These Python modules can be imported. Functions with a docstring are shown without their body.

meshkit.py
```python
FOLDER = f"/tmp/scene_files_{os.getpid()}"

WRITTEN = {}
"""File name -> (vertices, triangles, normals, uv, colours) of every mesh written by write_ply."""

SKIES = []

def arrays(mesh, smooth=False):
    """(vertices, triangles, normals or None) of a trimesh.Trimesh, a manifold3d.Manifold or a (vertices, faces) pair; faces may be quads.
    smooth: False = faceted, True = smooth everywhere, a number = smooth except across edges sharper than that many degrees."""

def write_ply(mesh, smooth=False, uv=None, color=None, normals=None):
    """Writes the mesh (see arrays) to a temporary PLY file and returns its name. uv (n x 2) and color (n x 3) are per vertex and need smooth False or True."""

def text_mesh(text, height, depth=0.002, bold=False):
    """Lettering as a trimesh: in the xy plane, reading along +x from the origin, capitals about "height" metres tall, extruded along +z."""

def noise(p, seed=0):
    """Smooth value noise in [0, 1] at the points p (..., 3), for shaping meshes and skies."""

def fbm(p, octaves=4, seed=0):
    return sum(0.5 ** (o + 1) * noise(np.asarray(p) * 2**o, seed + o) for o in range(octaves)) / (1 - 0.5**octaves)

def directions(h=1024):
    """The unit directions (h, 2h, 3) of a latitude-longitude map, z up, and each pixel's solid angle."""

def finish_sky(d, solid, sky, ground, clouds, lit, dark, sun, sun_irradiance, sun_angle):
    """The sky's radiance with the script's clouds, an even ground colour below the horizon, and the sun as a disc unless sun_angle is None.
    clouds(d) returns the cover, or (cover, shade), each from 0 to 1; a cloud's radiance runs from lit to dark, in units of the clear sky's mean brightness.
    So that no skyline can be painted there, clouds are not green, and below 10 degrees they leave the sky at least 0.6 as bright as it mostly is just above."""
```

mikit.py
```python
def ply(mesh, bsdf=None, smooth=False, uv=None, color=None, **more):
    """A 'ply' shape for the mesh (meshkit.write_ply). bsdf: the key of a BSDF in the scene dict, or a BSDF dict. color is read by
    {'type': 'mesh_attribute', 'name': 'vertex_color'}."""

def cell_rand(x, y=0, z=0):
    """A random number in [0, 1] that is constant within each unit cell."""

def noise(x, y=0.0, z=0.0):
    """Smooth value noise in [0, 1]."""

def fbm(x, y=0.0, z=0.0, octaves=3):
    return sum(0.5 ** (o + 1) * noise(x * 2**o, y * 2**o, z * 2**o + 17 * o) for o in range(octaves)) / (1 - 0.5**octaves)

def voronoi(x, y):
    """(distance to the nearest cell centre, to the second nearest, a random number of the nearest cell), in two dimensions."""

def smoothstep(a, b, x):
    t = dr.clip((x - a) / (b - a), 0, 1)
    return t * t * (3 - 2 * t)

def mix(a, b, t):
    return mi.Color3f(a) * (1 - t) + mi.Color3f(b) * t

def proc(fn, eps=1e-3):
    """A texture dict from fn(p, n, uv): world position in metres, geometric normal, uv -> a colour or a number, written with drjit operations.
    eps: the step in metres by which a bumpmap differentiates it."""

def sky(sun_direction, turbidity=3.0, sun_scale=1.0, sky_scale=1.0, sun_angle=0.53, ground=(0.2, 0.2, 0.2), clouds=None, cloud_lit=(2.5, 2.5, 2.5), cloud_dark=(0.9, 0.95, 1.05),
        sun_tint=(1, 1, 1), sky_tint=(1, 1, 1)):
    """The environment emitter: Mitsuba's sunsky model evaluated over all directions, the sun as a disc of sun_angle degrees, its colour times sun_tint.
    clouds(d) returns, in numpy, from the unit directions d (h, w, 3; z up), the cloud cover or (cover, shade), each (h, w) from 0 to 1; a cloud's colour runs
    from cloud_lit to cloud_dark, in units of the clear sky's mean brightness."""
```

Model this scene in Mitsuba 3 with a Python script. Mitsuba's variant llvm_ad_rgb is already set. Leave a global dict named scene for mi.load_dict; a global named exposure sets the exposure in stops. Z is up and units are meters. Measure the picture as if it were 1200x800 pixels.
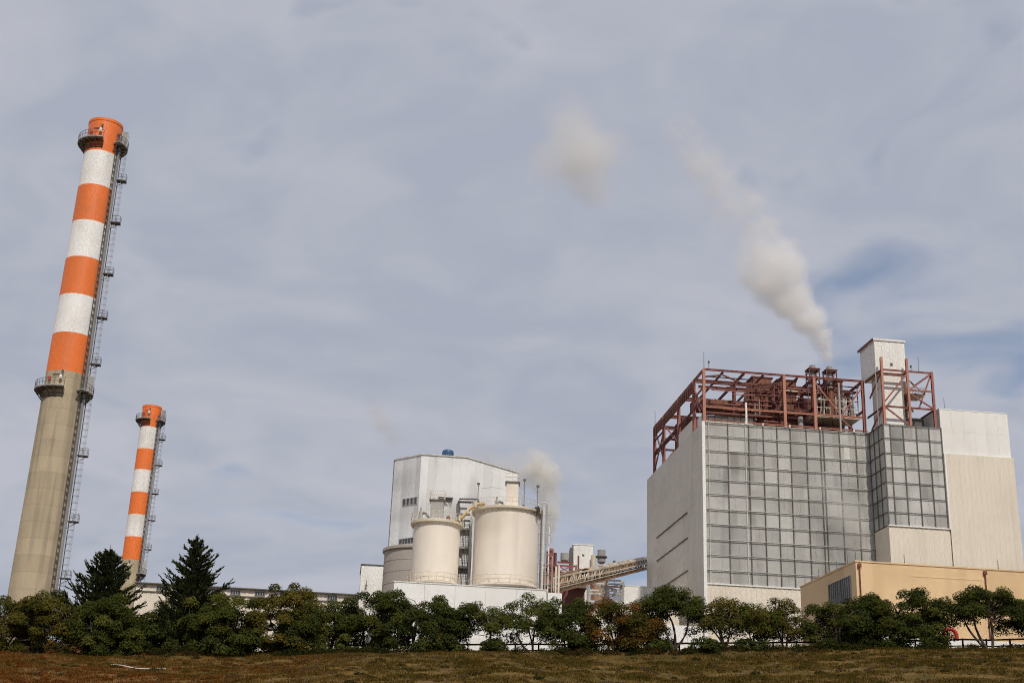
import math
import numpy as np, trimesh, drjit as dr, mitsuba as mi
import mikit, meshkit
from mikit import proc, noise, fbm, smoothstep, mix, cell_rand

T = mi.ScalarTransform4f
scene, labels = {}, {}

# ------------------------------------------------------------------ camera, sky, exposure
EYE = np.array([0, 0, 1.6])
PITCH, ROLL, FOCAL = 0.34455, 0.03833, 1543.0          # radians, radians, pixels of a 1200 px wide picture
cp, sp, cr, sr = math.cos(PITCH), math.sin(PITCH), math.cos(ROLL), math.sin(ROLL)
AIM = np.array([0, cp, sp])
UP = -sr * np.array([1, 0, 0]) + cr * np.array([0, -sp, cp])
scene['camera'] = {'type': 'perspective', 'fov': 2 * math.degrees(math.atan(600 / FOCAL)), 'fov_axis': 'x', 'near_clip': 0.5, 'far_clip': 6000.0,
                   'to_world': T().look_at(origin=EYE.tolist(), target=(EYE + AIM).tolist(), up=UP.tolist())}
SUN_EL, SUN_AZ = 47.0, 13.7
sun = [math.cos(math.radians(SUN_EL)) * math.sin(math.radians(SUN_AZ)), -math.cos(math.radians(SUN_EL)) * math.cos(math.radians(SUN_AZ)), math.sin(math.radians(SUN_EL))]


def clouds(d):
    """A thin, nearly closed layer of mottled high cloud with tears of blue."""
    z = np.maximum(d[..., 2], 0.0) + 0.22
    u, v = d[..., 0] / z, d[..., 1] / z
    c, s, o = math.cos(0.5), math.sin(0.5), 2688.01
    a, b = c * u - s * v, s * u + c * v
    wx = meshkit.fbm(np.stack([a * 1.6, b * 1.9, 0 * a + 3.0 + o], -1), 4, 5) - 0.5
    wy = meshkit.fbm(np.stack([a * 1.6, b * 1.9, 0 * a + 13.0 + o], -1), 4, 6) - 0.5
    q = np.stack([a * 1.7 + 2.4 * wx, b * 2.5 + 2.4 * wy, 0 * a + 1.0 + o], -1)
    n = meshkit.fbm(q, 6, 11)
    fine = meshkit.fbm(np.stack([a * 7 + 5 * wx, b * 10 + 5 * wy, a * 0 + o], -1), 5, 47)
    grain = meshkit.fbm(np.stack([a * 19 + 9 * wx, b * 25 + 9 * wy, a * 0 + o], -1), 4, 53)
    m = 0.68 * n + 0.22 * fine + 0.10 * grain
    cover = 0.36 + 0.61 * np.clip((m - 0.30) / 0.12, 0, 1)
    shade = np.clip((0.45 * meshkit.fbm(q * 0.8 + 9.3, 5, 71) + 0.37 * fine + 0.18 * grain - 0.35) / 0.27, 0, 1)
    return cover, shade


scene['sky'] = mikit.sky(sun, turbidity=3.0, sun_scale=0.78, sun_angle=1.0, sun_tint=(0.85, 0.95, 1.13), clouds=clouds, cloud_lit=(2.12, 2.18, 2.43), cloud_dark=(1.70, 1.82, 2.17), ground=(0.03, 0.03, 0.025))
exposure = 1.55

# ------------------------------------------------------------------ helpers
_used = {}


def uniq(base):
    """The next free key of this name: base, base_001, base_002 ..."""
    n = _used.get(base, -1) + 1
    _used[base] = n
    return base if n == 0 else f'{base}_{n:03d}'


def put(base, mesh, bsdf, smooth=False, color=None, **more):
    key = uniq(base)
    scene[key] = mikit.ply(mesh, bsdf, smooth=smooth, color=color, **more)
    return key


def say(key, label, cat=None, group=None, kind=None):
    e = {'label': label}
    if cat: e['category'] = cat
    if group: e['group'] = group
    if kind: e['kind'] = kind
    labels[key] = e
    return key


BOXF = np.array([[0, 2, 3], [0, 3, 1], [4, 5, 7], [4, 7, 6], [0, 1, 5], [0, 5, 4], [2, 6, 7], [2, 7, 3], [0, 4, 6], [0, 6, 2], [1, 3, 7], [1, 7, 5]])


class MB:
    """Collects shapes; build() makes them one mesh. fr = (origin, ex, ey): a local frame, z always up."""

    def __init__(self, fr=None):
        self.v, self.f, self.n, self.fr = [], [], 0, fr

    def add(self, v, f):
        v = np.asarray(v, float)
        self.v.append(v); self.f.append(np.asarray(f, int) + self.n); self.n += len(v)
        return self

    def box(self, x0, x1, y0, y1, z0, z1):
        v = np.array([[x, y, z] for x in (x0, x1) for y in (y0, y1) for z in (z0, z1)], float)
        # order: index = 4*ix+2*iy+iz
        f = np.array([[0, 1, 3], [0, 3, 2], [4, 6, 7], [4, 7, 5], [0, 4, 5], [0, 5, 1], [2, 3, 7], [2, 7, 6], [0, 2, 6], [0, 6, 4], [1, 5, 7], [1, 7, 3]])
        return self.add(v, f)

    def beam(self, p, q, w, h=None, up=(0, 0, 1)):
        h = w if h is None else h
        p, q = np.asarray(p, float), np.asarray(q, float)
        d = q - p; d /= np.linalg.norm(d)
        s = np.cross(d, up)
        if np.linalg.norm(s) < 1e-3: s = np.cross(d, (0, 1, 0))
        s /= np.linalg.norm(s); u = np.cross(s, d)
        v = [b + a * s * w / 2 + c * u * h / 2 for b in (p, q) for a in (-1, 1) for c in (-1, 1)]
        f = np.array([[0, 1, 3], [0, 3, 2], [4, 6, 7], [4, 7, 5], [0, 4, 5], [0, 5, 1], [2, 3, 7], [2, 7, 6], [0, 2, 6], [0, 6, 4], [1, 5, 7], [1, 7, 3]])
        return self.add(v, f)

    def ibeam(self, p, q, w, h=None, up=(0, 0, 1), t=0.16):
        """An H section: two flanges and a web."""
        h = w if h is None else h
        p, q = np.asarray(p, float), np.asarray(q, float)
        d = q - p; d /= np.linalg.norm(d)
        s = np.cross(d, up)
        if np.linalg.norm(s) < 1e-3: s = np.cross(d, (0, 1, 0))
        s /= np.linalg.norm(s); u = np.cross(s, d)
        o = u * h * (0.5 - t / 2)
        self.beam(p + o, q + o, w, h * t, u); self.beam(p - o, q - o, w, h * t, u)
        return self.beam(p, q, w * t, h * (1 - 2 * t), u)

    def tube(self, p, q, r, r2=None, n=8, cap=True):
        r2 = r if r2 is None else r2
        p, q = np.asarray(p, float), np.asarray(q, float)
        d = q - p; d /= max(np.linalg.norm(d), 1e-9)
        s = np.cross(d, (0, 0, 1) if abs(d[2]) < 0.9 else (1, 0, 0)); s /= np.linalg.norm(s); u = np.cross(d, s)
        a = np.arange(n) * 2 * np.pi / n
        ring = np.cos(a)[:, None] * s + np.sin(a)[:, None] * u
        v = np.vstack([p + ring * r, q + ring * r2, [p], [q]])
        i = np.arange(n); j = (i + 1) % n
        f = [np.stack([i, j, j + n], 1), np.stack([i, j + n, i + n], 1)]
        if cap: f += [np.stack([j, i, i * 0 + 2 * n], 1), np.stack([i + n, j + n, i * 0 + 2 * n + 1], 1)]
        return self.add(v, np.vstack(f))

    def path(self, pts, r, n=6):
        pts = np.asarray(pts, float)
        v, f = meshkit_tube(pts, r, n)
        return self.add(v, f)

    def lathe(self, c, prof, n=48, a0=0.0, a1=2 * np.pi, closed=True):
        """Profile [(r, z), ...] turned about the upright axis through c; profile runs upward on the outer side."""
        full = abs(a1 - a0 - 2 * np.pi) < 1e-6
        m = n if full else n + 1
        a = a0 + (a1 - a0) * np.arange(m) / n
        k = len(prof)
        v = np.array([[c[0] + r * np.cos(t), c[1] + r * np.sin(t), z] for t in a for r, z in prof])
        f = []
        for i in range(n):
            j = (i + 1) % m
            for b in range(k - 1):
                f += [[i * k + b, j * k + b, j * k + b + 1], [i * k + b, j * k + b + 1, i * k + b + 1]]
        if not full:
            for i in (0, m - 1):
                for b in range(1, k - 1):
                    t = [i * k, i * k + b, i * k + b + 1]
                    f.append(t if i == 0 else t[::-1])
        return self.add(v, f)

    def quad(self, a, b, c, d):
        return self.add([a, b, c, d], [[0, 1, 2], [0, 2, 3]])

    def mesh(self):
        v, f = np.vstack(self.v), np.vstack(self.f)
        if self.fr is not None:
            o, ex, ey = self.fr
            v = o + v[:, :1] * ex + v[:, 1:2] * ey + v[:, 2:3] * np.array([0, 0, 1.0])
        return v, f

    def build(self, base, bsdf, smooth=False):
        return put(base, self.mesh(), bsdf, smooth)


def meshkit_tube(p, radii, sides=6):
    t = np.gradient(p, axis=0); t /= np.linalg.norm(t, axis=1, keepdims=True) + 1e-12
    a = np.cross(t, np.where(np.abs(t[:, 2:]) < 0.9, [0, 0, 1.0], [1.0, 0, 0])); a /= np.linalg.norm(a, axis=1, keepdims=True) + 1e-12
    b, ang = np.cross(t, a), np.arange(sides) * 2 * np.pi / sides
    v = p[:, None] + np.broadcast_to(radii, (len(p),))[:, None, None] * (np.cos(ang)[None, :, None] * a[:, None] + np.sin(ang)[None, :, None] * b[:, None])
    i, j = np.meshgrid(np.arange(len(p) - 1), np.arange(sides), indexing='ij')
    q = np.stack([i * sides + j, i * sides + (j + 1) % sides, (i + 1) * sides + (j + 1) % sides, (i + 1) * sides + j], -1).reshape(-1, 4)
    return v.reshape(-1, 3), np.vstack([q[:, [0, 1, 2]], q[:, [0, 2, 3]]])


# ------------------------------------------------------------------ materials
def rgb(c): return {'type': 'rgb', 'value': list(c)}


def mat(name, tex, rough=0.6, spec=0.4, metallic=0.0, two=True, **kw):
    b = {'type': 'principled', 'base_color': tex if isinstance(tex, dict) else rgb(tex), 'roughness': rough, 'specular': spec, 'metallic': metallic, **kw}
    scene[name] = {'type': 'twosided', 'b': b} if two else b
    return name


def weathered_or_shaded(base, dirt_or_shade, amount=0.35, sx=0.5, sz=0.06, fine=3.0, seed=0.0):
    """A paint or sheet colour with rain streaks that run down and blotches of grime (on the zinc, painted shadow and reflection)."""
    def fn(p, n, uv):
        h = p.x + 0.7 * p.y + seed
        streak = fbm(h * sx, p.z * sz, seed, 2)
        blotch = fbm(p.x * 0.16 + seed, p.y * 0.16, p.z * 0.16, 3)
        k = amount * (smoothstep(0.50, 0.85, streak) * 0.8 + smoothstep(0.42, 0.8, blotch) * 0.8)
        return mix(base, dirt_or_shade, dr.clip(k, 0, 1))
    return proc(fn)


M_cream = mat('m_cream', weathered_or_shaded((0.715, 0.65, 0.545), (0.45, 0.39, 0.29), 0.22), 0.55)
M_white = mat('m_white', weathered_or_shaded((0.80, 0.795, 0.765), (0.52, 0.48, 0.40), 0.25, seed=3.1), 0.5)
M_upper = mat('m_upper_white', weathered_or_shaded((0.79, 0.78, 0.745), (0.5, 0.46, 0.38), 0.22, seed=5.1), 0.5)
M_tank = mat('m_tank', weathered_or_shaded((0.74, 0.67, 0.575), (0.50, 0.42, 0.31), 0.40, sx=0.8, sz=0.04, seed=8.4), 0.5)
M_tanktrim = mat('m_tank_trim', weathered_or_shaded((0.60, 0.53, 0.41), (0.30, 0.22, 0.13), 0.5, seed=2.2), 0.55)
M_zinc = mat('m_zinc', weathered_or_shaded((0.72, 0.72, 0.70), (0.46, 0.455, 0.44), 0.75, sx=0.35, sz=0.10, seed=11.0), 0.42, 0.5, 0.25)  # grey blotches paint smoke shadows and cloud reflections into the cladding colour
M_zincs = [M_zinc, mat('m_zinc_pale', weathered_or_shaded((0.77, 0.77, 0.75), (0.50, 0.495, 0.48), 0.75, sx=0.35, sz=0.10, seed=11.0), 0.42, 0.5, 0.25), mat('m_zinc_dull', weathered_or_shaded((0.66, 0.66, 0.645), (0.43, 0.425, 0.41), 0.75, sx=0.35, sz=0.10, seed=11.0), 0.42, 0.5, 0.25)]  # same painted shadow and reflection blotches, paler and duller sheets
M_pan = [mat(f'm_glazing_{i}', weathered_or_shaded(c, d, 0.75, sx=0.55, sz=0.05, seed=20.0 + i * 7), r, 0.5) for i, (c, d, r) in enumerate([
    ((0.43, 0.425, 0.40), (0.25, 0.24, 0.22), 0.40), ((0.38, 0.38, 0.36), (0.22, 0.22, 0.205), 0.35), ((0.49, 0.485, 0.46), (0.27, 0.26, 0.24), 0.45), ((0.44, 0.425, 0.41), (0.29, 0.275, 0.25), 0.4)])]
M_panlight = mat('m_glazing_light', weathered_or_shaded((0.54, 0.535, 0.515), (0.32, 0.31, 0.29), 0.7, seed=66.0), 0.4)
M_panpale = mat('m_glazing_pale', weathered_or_shaded((0.60, 0.60, 0.55), (0.42, 0.41, 0.37), 0.4, seed=61.0), 0.5)
M_alu = mat('m_light_metal', weathered_or_shaded((0.58, 0.57, 0.53), (0.30, 0.28, 0.25), 0.5, seed=15.0), 0.45, 0.5)
M_mull = mat('m_dark_metal', weathered_or_shaded((0.13, 0.125, 0.115), (0.07, 0.065, 0.06), 0.5, seed=16.0), 0.5)
M_red = mat('m_red_steel', weathered_or_shaded((0.33, 0.12, 0.095), (0.17, 0.06, 0.045), 0.55, seed=31.0), 0.55)
M_redlight = mat('m_pale_red_steel', weathered_or_shaded((0.45, 0.20, 0.14), (0.26, 0.10, 0.07), 0.5, seed=33.0), 0.55)
M_reddark = mat('m_dark_red_steel', weathered_or_shaded((0.17, 0.055, 0.045), (0.08, 0.035, 0.03), 0.5, seed=37.0), 0.6)
M_rust = mat('m_rust', weathered_or_shaded((0.22, 0.095, 0.055), (0.12, 0.055, 0.035), 0.8, sx=0.6, sz=0.2, seed=41.0), 0.75)
M_dark = mat('m_dark', weathered_or_shaded((0.055, 0.045, 0.04), (0.03, 0.025, 0.022), 0.5, seed=43.0), 0.7)
M_galv = mat('m_galvanised', weathered_or_shaded((0.36, 0.35, 0.33), (0.17, 0.16, 0.15), 0.5, seed=44.0), 0.5)
M_greydk = mat('m_grey_steel', weathered_or_shaded((0.13, 0.125, 0.12), (0.06, 0.055, 0.05), 0.5, seed=45.0), 0.6)
M_orange = mat('m_orange', weathered_or_shaded((0.82, 0.185, 0.034), (0.46, 0.15, 0.06), 0.34, sx=0.7, sz=0.05, seed=46.0), 0.5)
M_chwhite = mat('m_band_white', weathered_or_shaded((0.83, 0.82, 0.79), (0.52, 0.48, 0.41), 0.42, sx=0.7, sz=0.05, seed=47.0), 0.5)
M_ochre = mat('m_ochre_wall', weathered_or_shaded((0.77, 0.555, 0.325), (0.46, 0.31, 0.16), 0.35, seed=52.0), 0.75, 0.2)
M_glass = mat('m_dark_glass', (0.055, 0.06, 0.065), 0.12, 0.6)
M_blue = mat('m_blue', weathered_or_shaded((0.03, 0.10, 0.20), (0.02, 0.05, 0.10), 0.4, seed=54.0), 0.4)
M_yellow = mat('m_yellow_pipe', weathered_or_shaded((0.55, 0.40, 0.20), (0.36, 0.22, 0.09), 0.5, seed=55.0), 0.5)
M_conv = mat('m_conveyor', weathered_or_shaded((0.36, 0.255, 0.15), (0.19, 0.10, 0.055), 0.85, seed=56.0), 0.65)
M_fence = mat('m_fence_wood', weathered_or_shaded((0.075, 0.055, 0.04), (0.035, 0.028, 0.022), 0.5, seed=57.0), 0.8, 0.2)
M_redpipe = mat('m_bright_red', weathered_or_shaded((0.42, 0.045, 0.03), (0.30, 0.04, 0.03), 0.3, seed=58.0), 0.45)
M_bark = mat('m_bark', weathered_or_shaded((0.11, 0.085, 0.06), (0.045, 0.036, 0.03), 0.7, sx=6, sz=1.0, fine=9, seed=59.0), 0.85, 0.2)


def concrete(p, n, uv):
    a = dr.atan2(p.y - 188.6, p.x + 66.6)
    lift = cell_rand(p.z / 2.4, 3)                                   # each pour of the slip form has its own tone
    joint = smoothstep(0.0, 0.06, dr.abs(p.z / 2.4 - dr.round(p.z / 2.4)))
    st = fbm(a * 5, p.z * 0.08, 2.0, 2)
    bl = fbm(p.x * 0.3, p.y * 0.3, p.z * 0.22, 3)
    c = mix((0.48, 0.40, 0.275), (0.34, 0.285, 0.20), dr.clip(0.75 * smoothstep(0.40, 0.75, st) + 0.5 * smoothstep(0.4, 0.75, bl), 0, 1))
    return c * (0.90 + 0.16 * lift) * (0.88 + 0.12 * joint)


M_conc = mat('m_concrete', proc(concrete), 0.85, 0.2)


def grey_concrete(p, n, uv):
    st = fbm((p.x + p.y) * 0.6, p.z * 0.08, 2.0, 3)
    return mix((0.41, 0.37, 0.325), (0.26, 0.235, 0.205), smoothstep(0.35, 0.8, st))


M_gconc = mat('m_grey_concrete', proc(grey_concrete), 0.85, 0.2)


def soil(p, n, uv):
    big = fbm(p.x * 0.09, p.y * 0.09, 1.0, 4)
    mid = fbm(p.x * 0.7, p.y * 0.7, 4.0, 4)
    red = smoothstep(-12.0, -30.0, p.x + 14 * (big - 0.5))
    c = mix((0.095, 0.060, 0.018), (0.055, 0.042, 0.012), smoothstep(0.35, 0.65, mid))
    c = mix(c, (0.11, 0.045, 0.016), red * smoothstep(0.42, 0.62, big) * 0.9)
    return mix(c, (0.09, 0.062, 0.038), smoothstep(0.58, 0.75, fbm(p.x * 0.35, p.y * 0.35, 9.0, 3)) * 0.6)


M_ground = mat('m_ground', proc(soil), 0.95, 0.1)
LEAF = {'type': 'mesh_attribute', 'name': 'vertex_color'}
scene['m_leaf'] = {'type': 'principledthin', 'base_color': LEAF, 'roughness': 0.55, 'diff_trans': 0.45, 'spec_trans': 0.0, 'eta': 1.35}
scene['m_blade'] = {'type': 'principledthin', 'base_color': LEAF, 'roughness': 0.7, 'diff_trans': 0.5, 'spec_trans': 0.0, 'eta': 1.3}

# ------------------------------------------------------------------ ground: a slope that climbs to a bank, then the works' plateau
CX = np.array([-60, -37, -33.8, -30.6, -28.8, -24.3, -18, -13, -9.9, -5.5, 0.9, 3.4, 6, 12.3, 17.4, 23.1, 28.9, 39.2, 60])
CZ = np.array([10.9, 11.53, 11.59, 11.34, 11.41, 11.33, 11.62, 12.24, 12.49, 12.65, 12.89, 12.6, 12.34, 12.45, 12.89, 13.41, 13.88, 14.45, 15.3])


def ground_z(x, y):
    x, y = np.asarray(x, float), np.asarray(y, float)
    crest = np.interp(x, CX, CZ)
    back = 13.45 + 0.046 * np.clip(x, -55, 55)
    front = crest - 0.178 * (100 - y)
    front = np.where(front > 0.6, front, 0.6 * np.exp(np.minimum((front - 0.6) / 0.9, 0))) - 0.0
    t = np.clip((y - 100) / 5.0, 0, 1); t = t * t * (3 - 2 * t)
    z = np.where(y < 100, front, crest * (1 - t) + back * t)
    bumps = 0.32 * (meshkit.fbm(np.stack([x * 0.35, y * 0.35, x * 0], -1), 4, 3) - 0.5) + 0.16 * (meshkit.fbm(np.stack([x * 1.3, y * 1.3, x * 0], -1), 3, 8) - 0.5)
    return z + bumps * np.clip((y - 30) / 20, 0, 1) * np.clip((112 - y) / 8, 0, 1)


xs = np.unique(np.concatenate([np.linspace(-2500, -70, 24), np.linspace(-70, 70, 300), np.linspace(70, 2500, 24)]))
ys = np.unique(np.concatenate([np.linspace(-800, 50, 40), np.linspace(50, 118, 190), np.linspace(118, 3000, 50)]))
gx, gy = np.meshgrid(xs, ys, indexing='xy')
gv = np.stack([gx, gy, ground_z(gx, gy)], -1).reshape(-1, 3)
gi = np.arange((len(ys) - 1) * len(xs)).reshape(len(ys) - 1, len(xs))[:, :-1].ravel()
gf = np.vstack([np.stack([gi, gi + 1, gi + 1 + len(xs)], 1), np.stack([gi, gi + 1 + len(xs), gi + len(xs)], 1)])
say(put('ground', (gv, gf), M_ground, True), 'earth bank and plant yard under the grass, trees and buildings', 'ground', kind='structure')

# ------------------------------------------------------------------ boiler house (local frame: e1 along its front, e2 into its depth, z above sea)
YAW = 0.1156
E1, E2 = np.array([math.cos(YAW), math.sin(YAW), 0]), np.array([-math.sin(YAW), math.cos(YAW), 0])
FB = (np.array([34.74, 227.36, 0.0]), E1, E2)
Z0 = 6.0


def ribbed(a0, a1, z0, z1, at, period=0.9, depth=0.045, axis=0, slope=None):
    """A sheet of trapezoidal cladding as real folds; it faces -y (axis 0) or -x (axis 1)."""
    k = max(2, int(round((a1 - a0) / period))); w = (a1 - a0) / k
    xs_, ds = [], []
    for i in range(k):
        for t, d in ((0.0, 0), (0.62, 0), (0.70, depth), (0.92, depth)):
            xs_.append(a0 + (i + t) * w); ds.append(d)
    xs_.append(a1); ds.append(0)
    xs_, ds = np.array(xs_), np.array(ds)
    n = len(xs_)
    lo = np.stack([xs_, at - ds, np.full(n, z0)], 1); hi = np.stack([xs_, at - ds, np.full(n, z1) if slope is None else slope(xs_)], 1)
    v = np.vstack([lo, hi]); i = np.arange(n - 1)
    if axis == 1: v = v[:, [1, 0, 2]]
    return v, np.vstack([np.stack([i, i + 1, i + 1 + n], 1), np.stack([i, i + 1 + n, i + n], 1)])


B = 'boiler_house'
say(B, 'huge cream boiler house with grey glazed front and rusty red steel frame on its roof', 'power station building')
MB(FB).add(*ribbed(0, 44.1, Z0, 69.1, 0.0, 0.9, 0.06, axis=1)).build(B + '__side_wall', M_cream)
MB(FB).box(0.02, 31.2, 0.35, 44.0, Z0, 66.2).box(31.5, 54.7, -5.9, 44.0, Z0, 64.0).build(B + '__core_wall', M_cream)
MB(FB).box(0.3, 31.4, 0.5, 44.0, 66.25, 66.6).build(B + '__roof', M_dark)
for z, a, b in ((54.97, 10.7, 35.1), (50.27, 10.6, 34.9), (44.3, 10.5, 34.6)):
    MB(FB).box(-0.26, -0.062, a, b, z - 0.06, z + 0.06).build(B + '__drip_rail', M_greydk)
MB(FB).box(-0.12, 0.44, -0.30, 0.10, Z0, 69.35).build(B + '__corner_trim', M_upper)
MB(FB).add(*ribbed(0.44, 31.2, Z0, 40.2, 0.0)).build(B + '__front_wall', M_cream)
MB(FB).box(0.44, 31.2, -0.22, 0.3, 40.2, 40.42).build(B + '__front_sill', M_upper)

rng = np.random.default_rng(7)
COLS = [0.46, 1.12, 4.68, 7.92, 8.55, 11.25, 13.8, 16.3, 19.3, 21.9, 22.5, 25.5, 28.57, 31.18]
ROWS = [40.42, 42.7, 45.35, 48.02, 50.74, 53.41, 56.13, 58.75, 61.4, 64.07, 66.76, 69.25]
GLZ = B + '__glazing'


def pick():
    return M_pan[rng.choice(4, p=[0.4, 0.25, 0.2, 0.15])]


for i in range(len(COLS) - 1):
    for j in range(len(ROWS) - 1):
        a, b, z0, z1 = COLS[i], COLS[i + 1], ROWS[j], ROWS[j + 1]
        d = 0.02 * rng.random()
        m = MB(FB)
        cut = a + (b - a) * rng.uniform(0.35, 0.65)
        if b - a > 1.5 and rng.random() < 0.5:                  # two sheets side by side, one lapped over the other
            m.box(a + 0.03, cut, 0.10 + d, 0.2, z0 + 0.03, z1 - 0.03).box(cut + 0.015, b - 0.03, 0.07 + d, 0.2, z0 + 0.03, z1 - 0.03)
        else:
            m.box(a + 0.03, b - 0.03, 0.08 + d, 0.2, z0 + 0.03, z1 - 0.03)
        m.build(GLZ + '__panel', pick())
k = MB(FB).box(26.3, 27.35, 0.03, 0.065, 64.2, 66.6).build(GLZ + '__panel', M_panpale)
for x in COLS:
    w = 0.085 if x not in (COLS[0], COLS[-1]) else 0.06
    MB(FB).box(x - w, x + w, -0.16, 0.09, 40.42, 69.3).build(GLZ + '__mullion', M_mull if x not in (1.12, 7.92) else M_alu)
for z in ROWS[1:]:
    m = MB(FB).box(0.44, 31.16, -0.27, -0.165, z - 0.035, z + 0.04)
    m.build(GLZ + '__transom', M_alu)
    MB(FB).box(0.44, 31.16, -0.20, -0.165, z - 0.13, z - 0.038).build(GLZ + '__transom', M_mull)  # dark strip paints in the shadow line under each ledge

# the glazed bay that stands forward of the front
DEP = -6.41
GLB = B + '__glazed_bay'
BR = [51.2, 53.45, 56.1, 58.75, 61.4, 64.05, 66.75, 69.3]
BC = [31.25, 32.5, 34.9, 37.35, 39.72, 42.0]
for i in range(5):
    for j in range(7):
        a, b, z0, z1 = BC[i], BC[i + 1], BR[j], BR[j + 1]
        d = 0.02 * rng.random(); m = MB(FB)
        cut = a + (b - a) * rng.uniform(0.35, 0.65)
        if b - a > 1.5 and rng.random() < 0.55:
            m.box(a + 0.03, cut, DEP + 0.10 + d, DEP + 0.2, z0 + 0.03, z1 - 0.03).box(cut + 0.015, b - 0.03, DEP + 0.07 + d, DEP + 0.2, z0 + 0.03, z1 - 0.03)
        else:
            m.box(a + 0.03, b - 0.03, DEP + 0.08 + d, DEP + 0.2, z0 + 0.03, z1 - 0.03)
        m.build(GLB + '__panel', M_panlight if rng.random() < 0.5 else pick())
SC = [0.0, -2.15, -4.3, DEP + 0.06]
for i in range(3):
    for j in range(7):
        b, a, z0, z1 = SC[i], SC[i + 1], BR[j], BR[j + 1]
        MB(FB).box(31.22 + 0.02 * rng.random(), 31.34, a + 0.03, b - 0.03, z0 + 0.03, z1 - 0.03).build(GLB + '__side_panel', pick())
for x in BC:
    MB(FB).box(x - 0.10, x + 0.10, DEP - 0.10, DEP + 0.09, 51.2, 69.35).build(GLB + '__mullion', M_mull)
for y in SC[1:3]:
    MB(FB).box(31.08, 31.24, y - 0.07, y + 0.07, 51.2, 69.35).build(GLB + '__mullion', M_mull)
for z in BR[1:]:
    MB(FB).box(31.15, 42.05, DEP - 0.16, DEP - 0.103, z - 0.06, z + 0.06).build(GLB + '__transom', M_mull)
    MB(FB).box(31.02, 31.235, DEP - 0.02, 0.0, z - 0.06, z + 0.06).build(GLB + '__transom', M_mull)
MB(FB).box(31.1, 42.2, DEP - 0.25, DEP + 0.3, 50.98, 51.19).build(GLB + '__sill', M_upper)
MB(FB).box(31.36, 42.0, DEP + 0.22, 0.3, 51.2, 69.0).build(GLB + '__back_wall', M_mull)
MB(FB).add(*ribbed(31.2, 42.3, Z0, 50.97, DEP)).build(B + '__bay_wall', M_cream)
MB(FB).add(*ribbed(DEP, 0, Z0, 50.97, 31.2, 0.9, 0.05, axis=1)).build(B + '__bay_side_wall', M_cream)
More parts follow.
